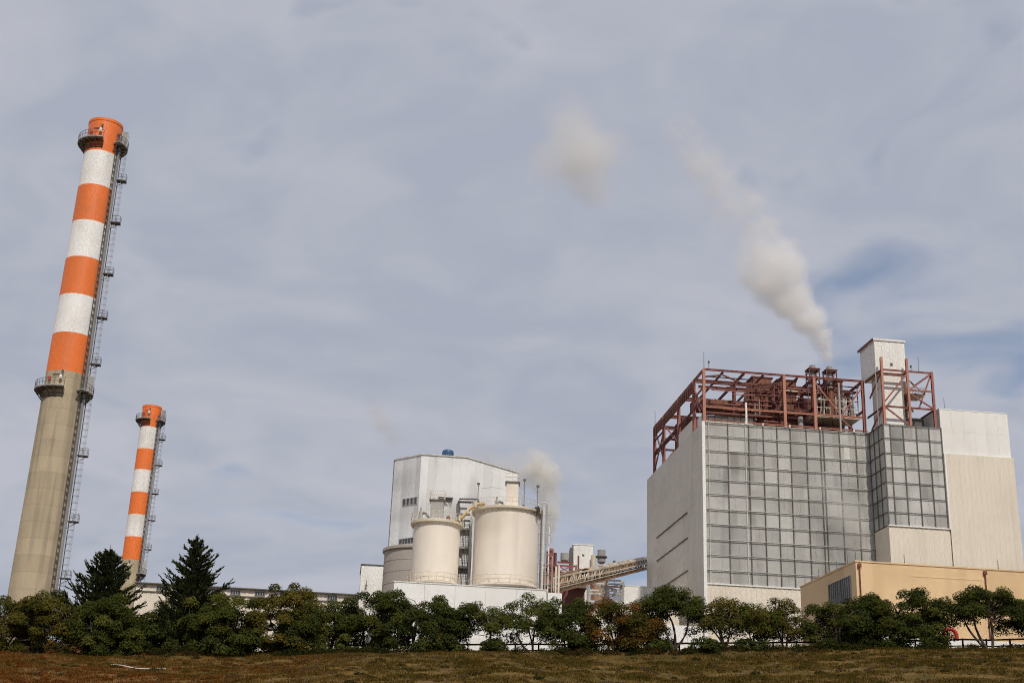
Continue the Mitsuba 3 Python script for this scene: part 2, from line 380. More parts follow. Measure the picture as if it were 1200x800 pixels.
# right wing
MB(FB).box(42.06, 42.34, DEP - 0.42, DEP + 0.3, 50.97, 64.62).build(B + '__wing_trim', M_upper)
MB(FB).add(*ribbed(42.3, 55.1, Z0, 64.6, DEP - 0.30)).build(B + '__wing_wall', M_cream)
MB(FB).box(42.3, 55.1, DEP - 0.28, 20, 64.6, 64.72).build(B + '__wing_ledge', M_upper)
MB(FB).box(54.95, 55.1, DEP - 0.29, 20, Z0, 64.6).build(B + '__wing_end_wall', M_cream)
MB(FB).box(41.95, 54.8, DEP - 0.02, 20, 64.72, 72.85).build(B + '__upper_block', M_upper)
for i in range(6):
    for z0, z1 in ((64.73, 68.8), (68.82, 72.84)):
        MB(FB).box(41.96 + 2.14 * i, 41.96 + 2.14 * i + 2.125, DEP - 0.06 - 0.012 * rng.random(), DEP - 0.022, z0, z1).build(B + '__upper_block__panel', M_upper)
MB(FB).box(41.85, 54.9, DEP - 0.13, 20.1, 72.85, 73.0).build(B + '__upper_block_coping', M_white)
# stair and lift tower
ST = B + '__lift_tower'
MB(FB).box(31.2, 37.0, -4.66, 2.1, 79.7, 85.72).build(ST + '__head', M_upper)
for i in range(4):
    MB(FB).box(31.205 + 1.45 * i, 31.205 + 1.45 * i + 1.435, -4.70 - 0.01 * rng.random(), -4.662, 79.7, 85.7).build(ST + '__panel', M_upper)
MB(FB).box(31.0, 37.15, -4.9, 2.35, 85.74, 86.1).build(ST + '__roof', M_white)
MB(FB).box(30.8, 30.995, -4.95, 2.4, 85.7, 86.05).build(ST + '__eaves', M_reddark)
MB(FB).box(32.4, 36.4, -4.4, 0.3, 66.4, 79.69).build(ST + '__shaft', M_upper)
MB(FB).box(34.0, 34.55, -4.78, -4.715, 81.0, 81.6).build(ST + '__window', M_galv)
MB(FB).box(34.12, 34.43, -4.80, -4.785, 81.12, 81.48).build(ST + '__pane', M_glass)
MB(FB).tube((31.12, -4.75, 69.4), (31.12, -4.75, 85.7), 0.10).build(ST + '__drain_pipe', M_galv)

# steel frame above the roof
S = B + '__steel_frame'
XS, YS = [0.42, 8.1, 15.5, 21.2, 30.5], [0.1, 7.0, 18.6, 30.9, 39.0]
ZT = 79.3


def put_beam(kind, p, q, w, h, m, ib=True):
    b = MB(FB)
    (b.ibeam if ib else b.beam)(p, q, w * 0.82, h * 0.82)
    return b.build(S + '__' + kind, m)


for iy, y in enumerate(YS):
    for ix, x in enumerate(XS):
        if iy == 0 and ix == 1: continue
        if ix == 4 and iy == 0: pass
        w = 0.62 if iy == 0 else 0.7
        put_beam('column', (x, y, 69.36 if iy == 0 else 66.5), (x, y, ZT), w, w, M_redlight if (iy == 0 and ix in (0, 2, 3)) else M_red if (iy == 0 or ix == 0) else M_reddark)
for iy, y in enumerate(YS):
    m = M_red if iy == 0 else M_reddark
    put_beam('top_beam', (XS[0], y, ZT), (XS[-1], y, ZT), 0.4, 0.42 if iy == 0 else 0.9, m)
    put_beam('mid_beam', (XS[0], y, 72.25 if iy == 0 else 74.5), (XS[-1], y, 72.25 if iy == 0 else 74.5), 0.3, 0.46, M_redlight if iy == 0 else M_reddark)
put_beam('low_beam', (0.6, 0.2, 69.75), (31.0, 0.2, 69.75), 0.3, 0.34, M_redlight)
put_beam('top_beam', (0.6, 3.2, ZT - 1.2), (30.5, 3.2, ZT - 1.2), 0.3, 0.42, M_reddark)
put_beam('top_beam', (0.6, 4.6, ZT - 1.9), (30.5, 4.6, ZT - 1.9), 0.36, 0.6, M_reddark)
for ix, x in enumerate(XS):
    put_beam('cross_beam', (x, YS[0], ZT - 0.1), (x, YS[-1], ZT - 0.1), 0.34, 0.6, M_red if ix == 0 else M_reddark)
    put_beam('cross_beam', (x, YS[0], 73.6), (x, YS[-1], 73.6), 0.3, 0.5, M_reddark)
for x in (4.2, 11.8, 18.3, 25.8):
    put_beam('cross_beam', (x, YS[0] + 0.3, ZT - 0.1), (x + 0.1, 24.0, ZT - 0.1), 0.3, 0.44, M_reddark)
# the deep crane girder along the left eaves, with its stiffeners
MB(FB).box(0.30, 0.54, 7.2, 38.8, 77.3, 79.0).build(S + '__girder', M_rust)
for y in np.arange(8.6, 38.5, 1.65):
    MB(FB).box(0.14, 0.29, y - 0.07, y + 0.07, 77.35, 78.95).build(S + '__stiffener', M_reddark)
for p, q in (((0.42, 0.2, 71.0), (0.42, 6.8, 77.6)), ((0.42, 7.2, 78.0), (0.42, 3.0, 72.0)), ((0.42, 30.9, 70), (0.42, 38.9, 78.8)), ((0.42, 38.9, 70), (0.42, 30.9, 76.2)),
             ((0.42, 18.8, 70.4), (0.42, 30.7, 77.4)), ((0.6, 39, 69.2), (8.0, 39, 78.9))):
    put_beam('brace', p, q, 0.28, 0.3, M_red, False)
put_beam('side_rail', (0.42, 0.2, 75.9), (0.42, 7.0, 75.9), 0.26, 0.34, M_red)
put_beam('side_rail', (0.42, 18.6, 73.0), (0.42, 38.9, 73.0), 0.26, 0.34, M_reddark)
put_beam('side_rail', (0.42, 30.9, 76.2), (0.42, 39.0, 76.2), 0.26, 0.34, M_reddark)
for p, q in (((15.7, 0.9, 71.6), (12.9, 5.0, 78.6)), ((21.4, 0.1, 78.4), (26.0, 0.1, 72.5)), ((25.8, 0.1, 71.9), (30.3, 0.1, 77.9)), ((25.9, 0.1, 72.0), (28.6, 0.1, 69.6)),
             ((0.7, 1.2, 78.2), (4.2, 1.6, 79.0)), ((4.4, 1.6, 79.0), (8.6, 2.2, 77.7)), ((8.8, 2.2, 77.7), (15.2, 2.2, 78.4)), ((14.2, 6, 70), (16.8, 6, 77.4)), ((17.4, 6, 70), (15.6, 6, 77.0))):
    put_beam('brace', p, q, 0.26, 0.3, M_reddark if p[1] > 0.5 else M_red, False)
r3 = np.random.default_rng(29)
for i in range(46):
    y = (1.2, 3.4, 6.2)[i % 3]
    if i % 2:
        x = r3.uniform(9, 30); z = r3.uniform(70.5, 75)
        put_beam('hanger', (x, y, z), (x, y, min(ZT - 0.4, z + r3.uniform(2.5, 5))), 0.16, 0.16, M_reddark if i % 4 else M_red, False)
    else:
        x = r3.uniform(1, 24); z = r3.uniform(73, 78.6)
        put_beam('rail', (x, y, z), (min(30.3, x + r3.uniform(4, 9)), y, z), 0.16, 0.2, M_reddark if i % 4 else M_red, False)
MB(FB).box(7.98, 8.3, -0.30, -0.02, 69.3, 73.4).build(S + '__white_post', M_upper)
MB(FB).box(0.25, 0.45, 7.5, 18.2, 69.2, 71.9).build(S + '__side_panel', M_cream)
MB(FB).box(25.75, 26.05, -0.1, 0.2, 69.3, 78.6).build(S + '__grey_post', M_galv)
# frame in front of the lift tower
for x, zt, m in ((31.7, 82.0, M_redlight), (36.5, 82.1, M_redlight), (41.15, 79.9, M_red)):
    put_beam('column', (x, -6.2, 69.4), (x, -6.2, zt), 0.5, 0.5, m)
for z, a, b, m in ((79.65, 31.7, 41.15, M_red), (72.75, 31.7, 41.15, M_red), (78.75, 31.7, 36.5, M_red), (76.1, 36.5, 41.15, M_redlight)):
    put_beam('top_beam', (a, -6.2, z), (b, -6.2, z), 0.3, 0.36, m)
for p, q in (((32.0, -6.2, 73.7), (36.3, -6.2, 79.0)), ((32.0, -6.2, 72.6), (36.2, -6.2, 69.5)), ((36.8, -6.2, 76.2), (41.0, -6.2, 79.5)), ((37.0, -6.2, 75.3), (41.0, -6.2, 72.9)),
             ((38.5, -5.8, 73.0), (41.1, -5.9, 79.4)), ((31.7, -6.2, 73.0), (31.7, -0.2, 69.9)), ((31.7, -6.2, 79.5), (31.7, -0.2, 76.0))):
    put_beam('brace', p, q, 0.28, 0.3, M_red, False)
for x in (31.7, 36.5, 41.15):
    put_beam('cross_beam', (x, -6.2, 79.6), (x, 1.5, 79.6), 0.28, 0.36, M_reddark)
    put_beam('cross_beam', (x, -6.2, 72.7), (x, 1.5, 72.7), 0.28, 0.36, M_reddark)
# stair beside the tower
m = MB(FB)
for i in range(9):
    m.box(36.9, 38.4, -3.4 + i * 0.28, -3.15 + i * 0.28, 73.0 + i * 0.33, 73.06 + i * 0.33)
m.beam((38.4, -3.5, 73), (38.4, -0.9, 76), 0.1, 0.3).beam((36.9, -3.5, 73), (36.9, -0.9, 76), 0.1, 0.3).box(36.8, 40.5, -4.6, -0.6, 76.0, 76.12)
for i in range(7): m.beam((36.9 + i * 0.55, -4.55, 76.1), (36.9 + i * 0.55, -4.55, 77.2), 0.06)
m.beam((36.8, -4.55, 77.2), (40.4, -4.55, 77.2), 0.07).beam((38.6, -4.55, 77.2), (36.9, -4.5, 79.3), 0.1).beam((40.2, -4.55, 76.1), (37.5, -4.55, 78.6), 0.12)
m.build(B + '__stair', M_conv)
m = MB(FB).box(36.9, 40.9, -2.2, 3.0, 66.6, 72.2)
m.build(B + '__roof_plant_box', M_mull)
MB(FB).box(36.7, 38.0, -2.0, 1.0, 72.3, 79.2).build(B + '__rust_box', M_rust)
# ducts, casings and silencers inside the frame
for args in ((1.2, 12.6, 9.0, 13.0, 74.9, 76.6), (1.0, 12.0, 15, 19, 71.6, 74.4), (12.2, 15.8, 8.0, 12.5, 74.4, 81.2), (17.0, 20.6, 8.0, 12.0, 72.5, 81.0), (9.8, 15.0, 20, 26, 74, 80.0), (16.5, 22.0, 14, 20, 70, 78.5),
             (26.4, 29.2, 6.5, 10.5, 70.5, 81.2), (22.5, 30.0, 12, 17, 68.0, 79.0), (2.5, 9.5, 24, 30, 68, 77.2)):
    MB(FB).box(*args).build(B + '__duct', M_rust if args[2] < 10 and args[0] < 20 else M_reddark)
    x0, x1, y0, y1, z0, z1 = args
    m = MB(FB)
    for t in np.arange(x0 + 0.9, x1 - 0.4, 1.5): m.box(t - 0.06, t + 0.06, y0 - 0.14, y0 - 0.002, z0 - 0.05, z1 + 0.08)
    m.box(x0 - 0.1, x1 + 0.1, y0 - 0.16, y0 - 0.142, (z0 + z1) / 2 - 0.1, (z0 + z1) / 2 + 0.1)
    m.build(B + '__duct_stiffener', M_reddark)
for args in ((11.9, 16.1, 7.8, 12.7, 81.2, 81.45), (16.8, 20.8, 7.8, 12.2, 81.0, 81.25), (26.2, 29.4, 6.3, 10.7, 81.2, 81.45)):
    MB(FB).box(*args).build(B + '__duct_lid', M_reddark)
MB(FB).add([[11.0, 8.0, 76.0], [12.2, 8.0, 80.9], [12.2, 12, 80.9], [11.0, 12, 76.0]], [[0, 1, 2], [0, 2, 3]]).build(B + '__sloped_duct', M_rust)
MB(FB).box(0.9, 10.6, 3.5, 7.5, 66.6, 71.7).build(B + '__plant_room', M_upper)
m = MB(FB)
for i, x in enumerate(np.linspace(0.9, 10.6, 9)): m.box(x - 0.04, x + 0.04, 3.42, 3.498, 66.6, 71.7)
m.build(B + '__plant_room_joint', M_greydk)
MB(FB).box(0.9, 19.5, 2.4, 3.4, 71.75, 72.1).build(B + '__walkway', M_reddark)
MB(FB).box(11.0, 30.0, 20.0, 40.0, 66.6, 76.5).build(B + '__boiler_casing', M_dark)
for i, x in enumerate(np.linspace(21.9, 29.6, 12)):
    MB(FB).tube((x, 2.4 + 0.5 * (i % 2), 73.2), (x, 2.4 + 0.5 * (i % 2), 76.9 + 0.3 * (i % 3)), 0.13, n=6).build(B + '__vent_pipe', M_galv if i % 3 else M_tanktrim)
m = MB(FB)
for z in (72.6, 74.2, 75.7): m.beam((21.5, 1.6, z), (30.2, 1.6, z), 0.12, 0.14)
for x in np.linspace(21.6, 30.1, 15): m.beam((x, 1.6, 72.4), (x, 1.6, 74.2), 0.07)
m.box(21.4, 30.2, 1.5, 6.0, 72.3, 72.42)
m.build(B + '__platform', M_tanktrim)
r2 = np.random.default_rng(11)
for i in range(64):
    x, y, z = r2.uniform(10.5, 30), r2.uniform(2.6, 9), r2.uniform(68.2, 78)
    r = r2.uniform(0.07, 0.2)
    if r2.random() < 0.5: MB(FB).tube((x, y, z), (x + r2.uniform(1.5, 5), y, z + r2.uniform(-0.2, 0.2)), r, n=6).build(B + '__pipe', M_red if i % 4 else M_tanktrim)
    else: MB(FB).tube((x, y, z), (x, y, min(z + r2.uniform(1, 4), 79)), r, n=6).build(B + '__pipe', M_reddark if i % 3 else M_galv)
for _ in range(30):
    x, y, z = r2.uniform(0.8, 28), r2.uniform(2.5, 6), r2.uniform(67.5, 71.5)
    MB(FB).tube((x, y, z), (x + r2.uniform(1, 4), y, z), r2.uniform(0.06, 0.16), n=6).build(B + '__pipe', M_galv)
MB(FB).tube((18.9, 1.6, 69.0), (18.9, 1.6, 72.0), 0.5, n=14).build(B + '__small_vessel', M_galv)
for x in (21.75, 25.05):
    k = MB(FB).lathe((x, 2.0), [(0.42, 78), (0.42, 80.9), (0.56, 80.95), (0.56, 82.3), (0.48, 82.3), (0.48, 80.9)], 20).build(B + '__vent_stack', M_galv, 40)
    m = MB(FB)
    for sx in (-0.95, 0.95):
        for sy in (-0.95, 0.95):
            m.beam((x + sx, 2 + sy, 76.5), (x + sx, 2 + sy, 81.4), 0.16)
        m.beam((x + sx, 1.05, 78.6), (x + sx, 2.95, 80.9), 0.12).beam((x - 0.95, 2 + sx, 78.6 if sx < 0 else 80.9), (x + 0.95, 2 + sx, 80.9), 0.12)
    for z in (78.5, 79.8, 81.2):
        m.beam((x - 1, 1.05, z), (x + 1, 1.05, z), 0.16).beam((x - 1, 2.95, z), (x + 1, 2.95, z), 0.16).beam((x - 0.95, 1, z), (x - 0.95, 3, z), 0.16).beam((x + 0.95, 1, z), (x + 0.95, 3, z), 0.16)
    m.box(x - 1.15, x + 1.15, 0.85, 3.15, 81.38, 81.5)
    m.build(k + '__frame', M_reddark)
    MB(FB).tube((x, 2.0, 72.5), (x, 2.0, 77.95), 0.55, n=14).build(k + '__silencer', M_rust, 40)
for (x, y, z, h) in ((0.5, 0.1, 79.5, 3.2), (0.5, 39.0, 79.4, 3.4), (38.9, -5.9, 79.8, 2.9), (43.2, -6.0, 73.0, 2.2)):
    MB(FB).tube((x, y, z), (x, y, z + h), 0.05, 0.03, 6).build(B + '__lightning_rod', M_greydk)
for (x, y, z, h) in ((1.5, 0.4, 79.4, 1.3), (37.3, -6.2, 79.8, 0.7)):
    m = MB(FB).tube((x, y, z), (x, y, z + h), 0.05, n=6).lathe((x, y), [(0.01, z + h - 0.02), (0.17, z + h), (0.2, z + h + 0.22), (0.1, z + h + 0.4), (0.01, z + h + 0.42)], 10)
    m.build(B + '__beacon', M_greydk)
m = MB(FB)
for x in (8.0, 11.2, 16.2, 21.9, 28.3, 30.8): m.box(x - 0.14, x + 0.14, -0.3, 0.0, 69.35, 69.75)
m.build(B + '__roof_edge_lug', M_upper)


# ------------------------------------------------------------------ chimneys
def chimney(name, label, cx, cy, zb, bands, z_conc, r_base, r_top, plats, rests):
    """bands: (z top, z bottom, material) from the top down; plats: heights of the two ring platforms; rests: heights of the small landings of the ladder."""
    say(name, label, 'chimney')
    ztop = bands[0][0]
    R = lambda z: r_base + (r_top - r_base) * (z - zb) / (ztop - zb)
    t = -np.array([cx, cy]) / math.hypot(cx, cy); base = math.atan2(t[1], t[0])            # faces the road
    ang = lambda deg: base + math.radians(deg)                                              # counter-clockwise from above: to the right as seen from the road
    P = lambda deg, r, z: np.array([cx + r * math.cos(ang(deg)), cy + r * math.sin(ang(deg)), z])
    MB().lathe((cx, cy), [(R(z), z) for z in np.linspace(zb, z_conc, 40)], 72).build(name + '__shaft', M_conc, 40)
    for i, (z1, z0, m) in enumerate(bands):
        prof = [(R(z0) + 0.012, z0), (R(z1) + 0.012, z1)]
        if i == 0: prof = [(R(z0) + 0.012, z0), (R(z1 - 0.5) + 0.012, z1 - 0.5), (R(z1) + 0.09, z1 - 0.45), (R(z1) + 0.09, z1), (R(z1) - 0.35, z1), (R(z1) - 0.35, z1 - 3)]
        k = MB().lathe((cx, cy), prof, 72).build(name + '__band', m, 40)
        labels[k] = {'label': 'orange painted band' if m is M_orange else 'white painted band'}
    for pi, z in enumerate(plats):
        r = R(z)
        for a0, a1 in ((-165, -2), (34, 120)):
            k = MB().lathe((cx, cy), [(r + 0.05, z - 0.10), (r + 1.25, z - 0.10), (r + 1.25, z + 0.06), (r + 0.05, z + 0.06), (r + 0.05, z - 0.10)], 30, ang(a0), ang(a1)).build(name + '__platform', M_galv)
            m = MB()
            n = max(3, int((a1 - a0) / 9))
            for d in np.linspace(a0, a1, n):
                m.beam(P(d, r + 1.2, z), P(d, r + 1.2, z + 1.15), 0.06)
            for zz in (z + 0.6, z + 1.15):
                m.path([P(d, r + 1.2, zz) for d in np.linspace(a0, a1, 2 * n)], 0.035, 5)
            m.build(k + '__railing', M_greydk)
            m = MB()
            for d in np.linspace(a0 + 2, a1 - 2, max(3, int((a1 - a0) / 15))):
                m.beam(P(d, r + 0.02, z - 1.5), P(d, r + 1.15, z - 0.12), 0.10, 0.14).beam(P(d, r + 0.02, z - 0.2), P(d, r + 1.2, z - 0.2), 0.1, 0.14)
            for rr, zz in ((0.2, -0.9), (0.1, -1.3)):
                m.path([P(d, r + rr + 0.05, z + zz) for d in np.linspace(a0, a1, 24)], 0.06, 5)
            m.build(k + '__bracket', M_greydk)
        MB().beam(P(72, r + 0.7, z + 0.07), P(72, r + 0.7, z + 2.6), 0.9, 1.1, (t[0], t[1], 0)).build(name + '__equipment_box', M_galv)
        for d, h in ((-14, 1.5), (-45, 1.3)):
            c = P(d, r + 0.35, z + h)
            m = MB().tube(P(d, r, z + h), c, 0.06, n=6).lathe(c, [(0.01, c[2] - 0.3), (0.22, c[2] - 0.3), (0.25, c[2] + 0.1), (0.14, c[2] + 0.35), (0.01, c[2] + 0.36)], 10)
            m.build(name + '__beacon', M_upper if d == -14 else M_redpipe, 40)
        m = MB().path([P(d, r + 0.1, z + 2.0) for d in np.linspace(-40, -14, 8)], 0.05, 5).beam(P(-12, r + 0.15, z + 1.9), P(-12, r + 0.15, z + 2.6), 0.28)
        m.build(name + '__conduit', M_greydk)
    # cable ladder on the shaft
    m = MB()
    zz = np.arange(zb, ztop - 1.2, 1.1)
    for d in (44, 54):
        for a, b in zip(zz[:-1], zz[1:]): m.beam(P(d, R(a) + 0.18, a), P(d, R(b) + 0.18, b), 0.08, 0.12)
    for z in zz:
        m.beam(P(44, R(z) + 0.2, z), P(54, R(z) + 0.2, z), 0.09)
        m.beam(P(49, R(z), z), P(49, R(z) + 0.2, z), 0.2, 0.16)
    m.build(name + '__cable_ladder', M_greydk)
    m = MB()
    for d, w, mm in ((59, 0.34, None), (66, 0.22, None)):
        for a, b in zip(zz[:-1], zz[1:]): m.beam(P(d, R(a) + 0.26, a), P(d, R(b) + 0.26, b), w, 0.16)
    m.build(name + '__cable_duct', M_galv)
    # climbing ladder with hoops
    m = MB()
    for d in (76, 84):
        m.path([P(d, R(z) + 0.35, z) for z in np.linspace(zb, ztop - 1.0, 12)], 0.04, 5)
    for z in np.arange(zb, ztop - 1, 0.9): m.beam(P(76, R(z) + 0.35, z), P(84, R(z) + 0.35, z), 0.05)
    lad = m.build(name + '__ladder', M_greydk)
    m = MB()
    for z in np.arange(zb + 1, ztop - 1.5, 1.0):
        c = P(80, R(z) + 0.36, z); o = P(80, 1, 0)[:2] - np.array([cx, cy]); s = np.array([-o[1], o[0]])
        m.path([np.array([*(c[:2] + s * 0.4 * math.cos(u) + o * 0.85 * math.sin(u)), z]) for u in np.linspace(0, math.pi, 8)], 0.028, 4)
    for d, rr in ((80, 1.2), (72, 1.0), (88, 1.0)):
        m.path([P(d, R(z) + rr, z) for z in np.linspace(zb + 1, ztop - 1.5, 10)], 0.018, 4)
    m.build(lad + '__cage', M_galv)
    for z in rests:
        r = R(z); m = MB()
        o = P(80, 1, 0)[:2] - np.array([cx, cy]); s = np.array([-o[1], o[0]]); c = np.array([cx, cy])
        m.beam(np.array([*(c + o * (r + 0.2)), z]), np.array([*(c + o * (r + 1.7)), z]), 1.2, 0.1)
        for a, b in ((1.65, -0.55), (1.65, 0.55), (0.9, -0.55), (0.9, 0.55)):
            q = c + o * (r + a) + s * b
            m.beam(np.array([*q, z]), np.array([*q, z + 1.1]), 0.05)
        for h in (0.6, 1.1):
            m.path([np.array([*(c + o * (r + a) + s * b), z + h]) for a, b in ((0.4, -0.55), (1.65, -0.55), (1.65, 0.55), (0.4, 0.55))], 0.03, 4)
        m.beam(np.array([*(c + o * (r + 0.1)), z - 1.0]), np.array([*(c + o * (r + 1.5)), z - 0.08]), 0.08)
        m.build(name + '__landing', M_greydk)


b1 = [103.51, 97.74, 91.79, 85.63, 79.48, 73.32, 67.11, 61.04]
chimney('striped_chimney', 'tall chimney at the left edge with orange and white bands above bare concrete', -66.59, 188.59, 9.0,
        [(b1[i], b1[i + 1], M_orange if i % 2 == 0 else M_chwhite) for i in range(7)], 61.05, 3.42, 2.60, (99.6, 58.4), (93.9, 86.6, 77.9, 70.7, 63.2, 49.0, 39.2, 31.0))
b2 = [85.98, 80.92, 75.81, 70.99, 65.91, 60.89, 55.93, 50.83]
chimney('striped_chimney_001', 'shorter orange and white chimney rising between the two conifers', -81.37, 288.75, 9.0,
        [(b2[i], b2[i + 1], M_orange if i % 2 == 0 else M_chwhite) for i in range(7)], 50.84, 2.22, 2.08, (82.6, 48.0), (78.5, 72.5, 66.0, 60.0, 53.5))


# ------------------------------------------------------------------ long low hall, small white block
def window(key, fr, x0, x1, y, z0, z1, bars=3, depth=0.12):
    """A framed window on a wall that faces -y in the frame: frame proud of the wall, dark panes behind bars."""
    m = MB(fr)
    for a, b, c, d in ((x0, x1, z0 - 0.08, z0), (x0, x1, z1, z1 + 0.08), (x0 - 0.08, x0, z0 - 0.08, z1 + 0.08), (x1, x1 + 0.08, z0 - 0.08, z1 + 0.08)):
        m.box(a, b, y - depth, y - 0.003, c, d)
    for i in range(1, bars):
        c = x0 + (x1 - x0) * i / bars; m.box(c - 0.04, c + 0.04, y - depth + 0.02, y - 0.003, z0, z1)
    k = m.build(key + '__window', M_galv)
    MB(fr).box(x0, x1, y - 0.03, y - 0.004, z0, z1).build(k + '__pane', M_glass)
    return k


H = 'long_hall'
say(H, 'long low cream hall with a strip of small windows under its eaves, behind the conifers', 'industrial hall')
FH = (np.array([-39.26, 211.38, 0.0]), E1, E2)
MB(FH).add(*ribbed(-18.6, 24.0, Z0, 32.55, 0.0, 1.1, 0.06)).build(H + '__wall', M_cream)
MB(FH).box(-18.6, 24.0, -0.22, 0.3, 32.55, 32.72).build(H + '__rail', M_mull)
MB(FH).add(*ribbed(-18.6, 24.0, 32.72, 33.8, 0.0, 1.1, 0.05)).box(-18.6, 24, 0.02, 14, Z0, 33.7).build(H + '__clerestory', M_cream)
MB(FH).box(-18.9, 24.3, -0.6, 0.2, 33.8, 33.95).build(H + '__eaves', M_mull)
MB(FH).add([[-18.9, -0.55, 33.96], [24.3, -0.55, 33.96], [24.3, 14, 36.0], [-18.9, 14, 36.0]], [[0, 1, 2], [0, 2, 3]]).build(H + '__roof', M_upper)
for x in (-15.4, -11.5, -7.7, -3.9, -0.05, 3.85, 7.65, 11.4, 15.3):
    window(H, FH, x, x + 1.5, -0.06, 32.9, 33.5, 4)
say('white_block', 'small plain white block with flat roof left of the grey concrete tank', 'industrial building')
FS = (np.array([-21.39, 198.83, 0.0]), E1, E2)
MB(FS).box(0, 7.0, 0, 9, Z0, 36.25).build('white_block__wall', M_white)
MB(FS).box(-0.12, 7.1, -0.12, 9.1, 36.25, 36.42).build('white_block__coping', M_greydk)
MB(FS).tube((0.9, -0.4, 33.2), (0.9, -0.4, 33.9), 0.05, n=6).box(0.75, 1.05, -0.5, -0.3, 33.0, 33.25).beam((0.9, -0.4, 33.1), (0.9, 0.0, 33.1), 0.06).build('white_block__wall_lamp', M_greydk)

# ------------------------------------------------------------------ tall zinc building with a blue tank on its roof
Wb = 'zinc_building'
say(Wb, 'tall windowed zinc clad building with a cut-off corner behind the cream silos', 'industrial building')
CW = np.array([-15.11, 224.49, 0.0])
FW = (CW, E1, E2)
a50 = math.radians(50)
EL = np.array([math.sin(a50), -math.cos(a50), 0]); EN = np.array([math.cos(a50), math.sin(a50), 0])       # along the bevel, towards the corner; into the building
FL = (CW - EL * 6.5, EL, EN)
edge = lambda x: 60.42 if x <= 8.1 else 60.42 - (x - 8.1) * 0.235
xs_ = [0, 1.35, 2.75, 4.2, 5.55, 7.0, 8.1, 9.6, 11.1, 12.6, 14.1, 15.6, 17.1]
for a, b in zip(xs_[:-1], xs_[1:]):
    a2, b2_ = a + 0.006, b - 0.006
    v = [[a2, 0, Z0], [b2_, 0, Z0], [b2_, 0, edge(b)], [a2, 0, edge(a)], [a2, 0.1, Z0], [b2_, 0.1, Z0], [b2_, 0.1, edge(b)], [a2, 0.1, edge(a)]]
    f = [[0, 1, 2], [0, 2, 3], [0, 3, 7], [0, 7, 4], [1, 5, 6], [1, 6, 2], [3, 2, 6], [3, 6, 7]]
    o = 0.02 * rng.random()
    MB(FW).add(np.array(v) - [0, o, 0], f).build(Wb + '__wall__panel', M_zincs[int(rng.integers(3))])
for i in range(6):
    a, b = 6.5 * i / 6, 6.5 * (i + 1) / 6
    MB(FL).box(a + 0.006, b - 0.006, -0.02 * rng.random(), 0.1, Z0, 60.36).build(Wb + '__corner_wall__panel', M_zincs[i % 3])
m = MB(FW)
v = [[0.1, 0.12, Z0], [17.1, 0.12, Z0], [17.1, 0.12, 58.2], [8.1, 0.12, 60.3], [0.1, 0.12, 60.3], [0.1, 12, Z0], [17.1, 12, Z0], [17.1, 12, 58.2], [8.1, 12, 60.3], [0.1, 12, 60.3]]
m.add(v, [[0, 1, 2], [0, 2, 3], [0, 3, 4], [1, 6, 7], [1, 7, 2], [2, 7, 8], [2, 8, 3], [3, 8, 9], [3, 9, 4]])
m.build(Wb + '__core_wall', M_galv)
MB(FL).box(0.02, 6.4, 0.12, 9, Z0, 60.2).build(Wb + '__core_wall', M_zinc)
MB(FW).beam((-0.05, -0.05, 60.5), (8.1, -0.05, 60.5), 0.3, 0.2).beam((8.1, -0.05, 60.5), (17.4, -0.05, 58.33), 0.3, 0.2).build(Wb + '__coping', M_alu)
MB(FL).beam((-0.1, -0.05, 60.45), (6.5, -0.05, 60.45), 0.3, 0.2).build(Wb + '__coping', M_alu)
MB(FL).tube((-0.15, 0.1, Z0), (-0.15, 0.1, 60.3), 0.12, n=6).build(Wb + '__drain_pipe', M_greydk)
for i in range(4):
    window(Wb, FL, 2.75 + i * 0.92, 3.35 + i * 0.92, -0.03, 51.75, 52.85, 1)
window(Wb, FL, 2.5, 5.9, -0.03, 44.9, 45.8, 5)
k = MB(FW).box(3.5, 5.7, -0.08, -0.025, 51.6, 52.85).build(Wb + '__louvre', M_galv)
MB(FW).box(3.3, 5.9, -0.7, -0.022, 52.88, 53.02).build(Wb + '__louvre__hood', M_greydk)
say('blue_tank', 'blue round tank standing on the roof of the zinc building', 'tank')
scene_c = FW[0] + E1 * 4.75 + E2 * 1.9
MB().lathe(scene_c, [(0.01, 60.4), (1.02, 60.4), (1.05, 61.55), (0.95, 61.9), (0.5, 62.15), (0.01, 62.2)], 32).build('blue_tank__shell', M_blue, 40)
MB().lathe(scene_c, [(1.052, 61.0), (1.09, 61.0), (1.09, 61.1), (1.052, 61.1)], 32).build('blue_tank__hoop', M_greydk, 40)

# ------------------------------------------------------------------ concrete tank and silos
say('concrete_tank', 'squat round grey concrete tank half hidden behind the smaller silo', 'tank')
c = (-11.78, 189.63)
MB().lathe(c, [(5.45, Z0), (5.45, 36.6)], 64).build('concrete_tank__shell', M_gconc, 40)
MB().lathe(c, [(5.46, 36.45), (5.72, 36.45), (5.72, 36.85), (5.3, 37.0), (0.01, 37.6)], 64).build('concrete_tank__rim', M_gconc, 40)
m = MB()
for z in np.arange(30, 36.3, 0.0 + 1.6): m.lathe(c, [(5.452, z), (5.49, z + 0.03), (5.452, z + 0.06)], 64)
m.build('concrete_tank__joint', M_mull, 40)
ta = math.atan2(-c[1], -c[0]) + 0.25
MB().tube((c[0] + 5.55 * math.cos(ta), c[1] + 5.55 * math.sin(ta), 31), (c[0] + 5.55 * math.cos(ta), c[1] + 5.55 * math.sin(ta), 36.4), 0.08, n=6).build('concrete_tank__pipe', M_greydk)


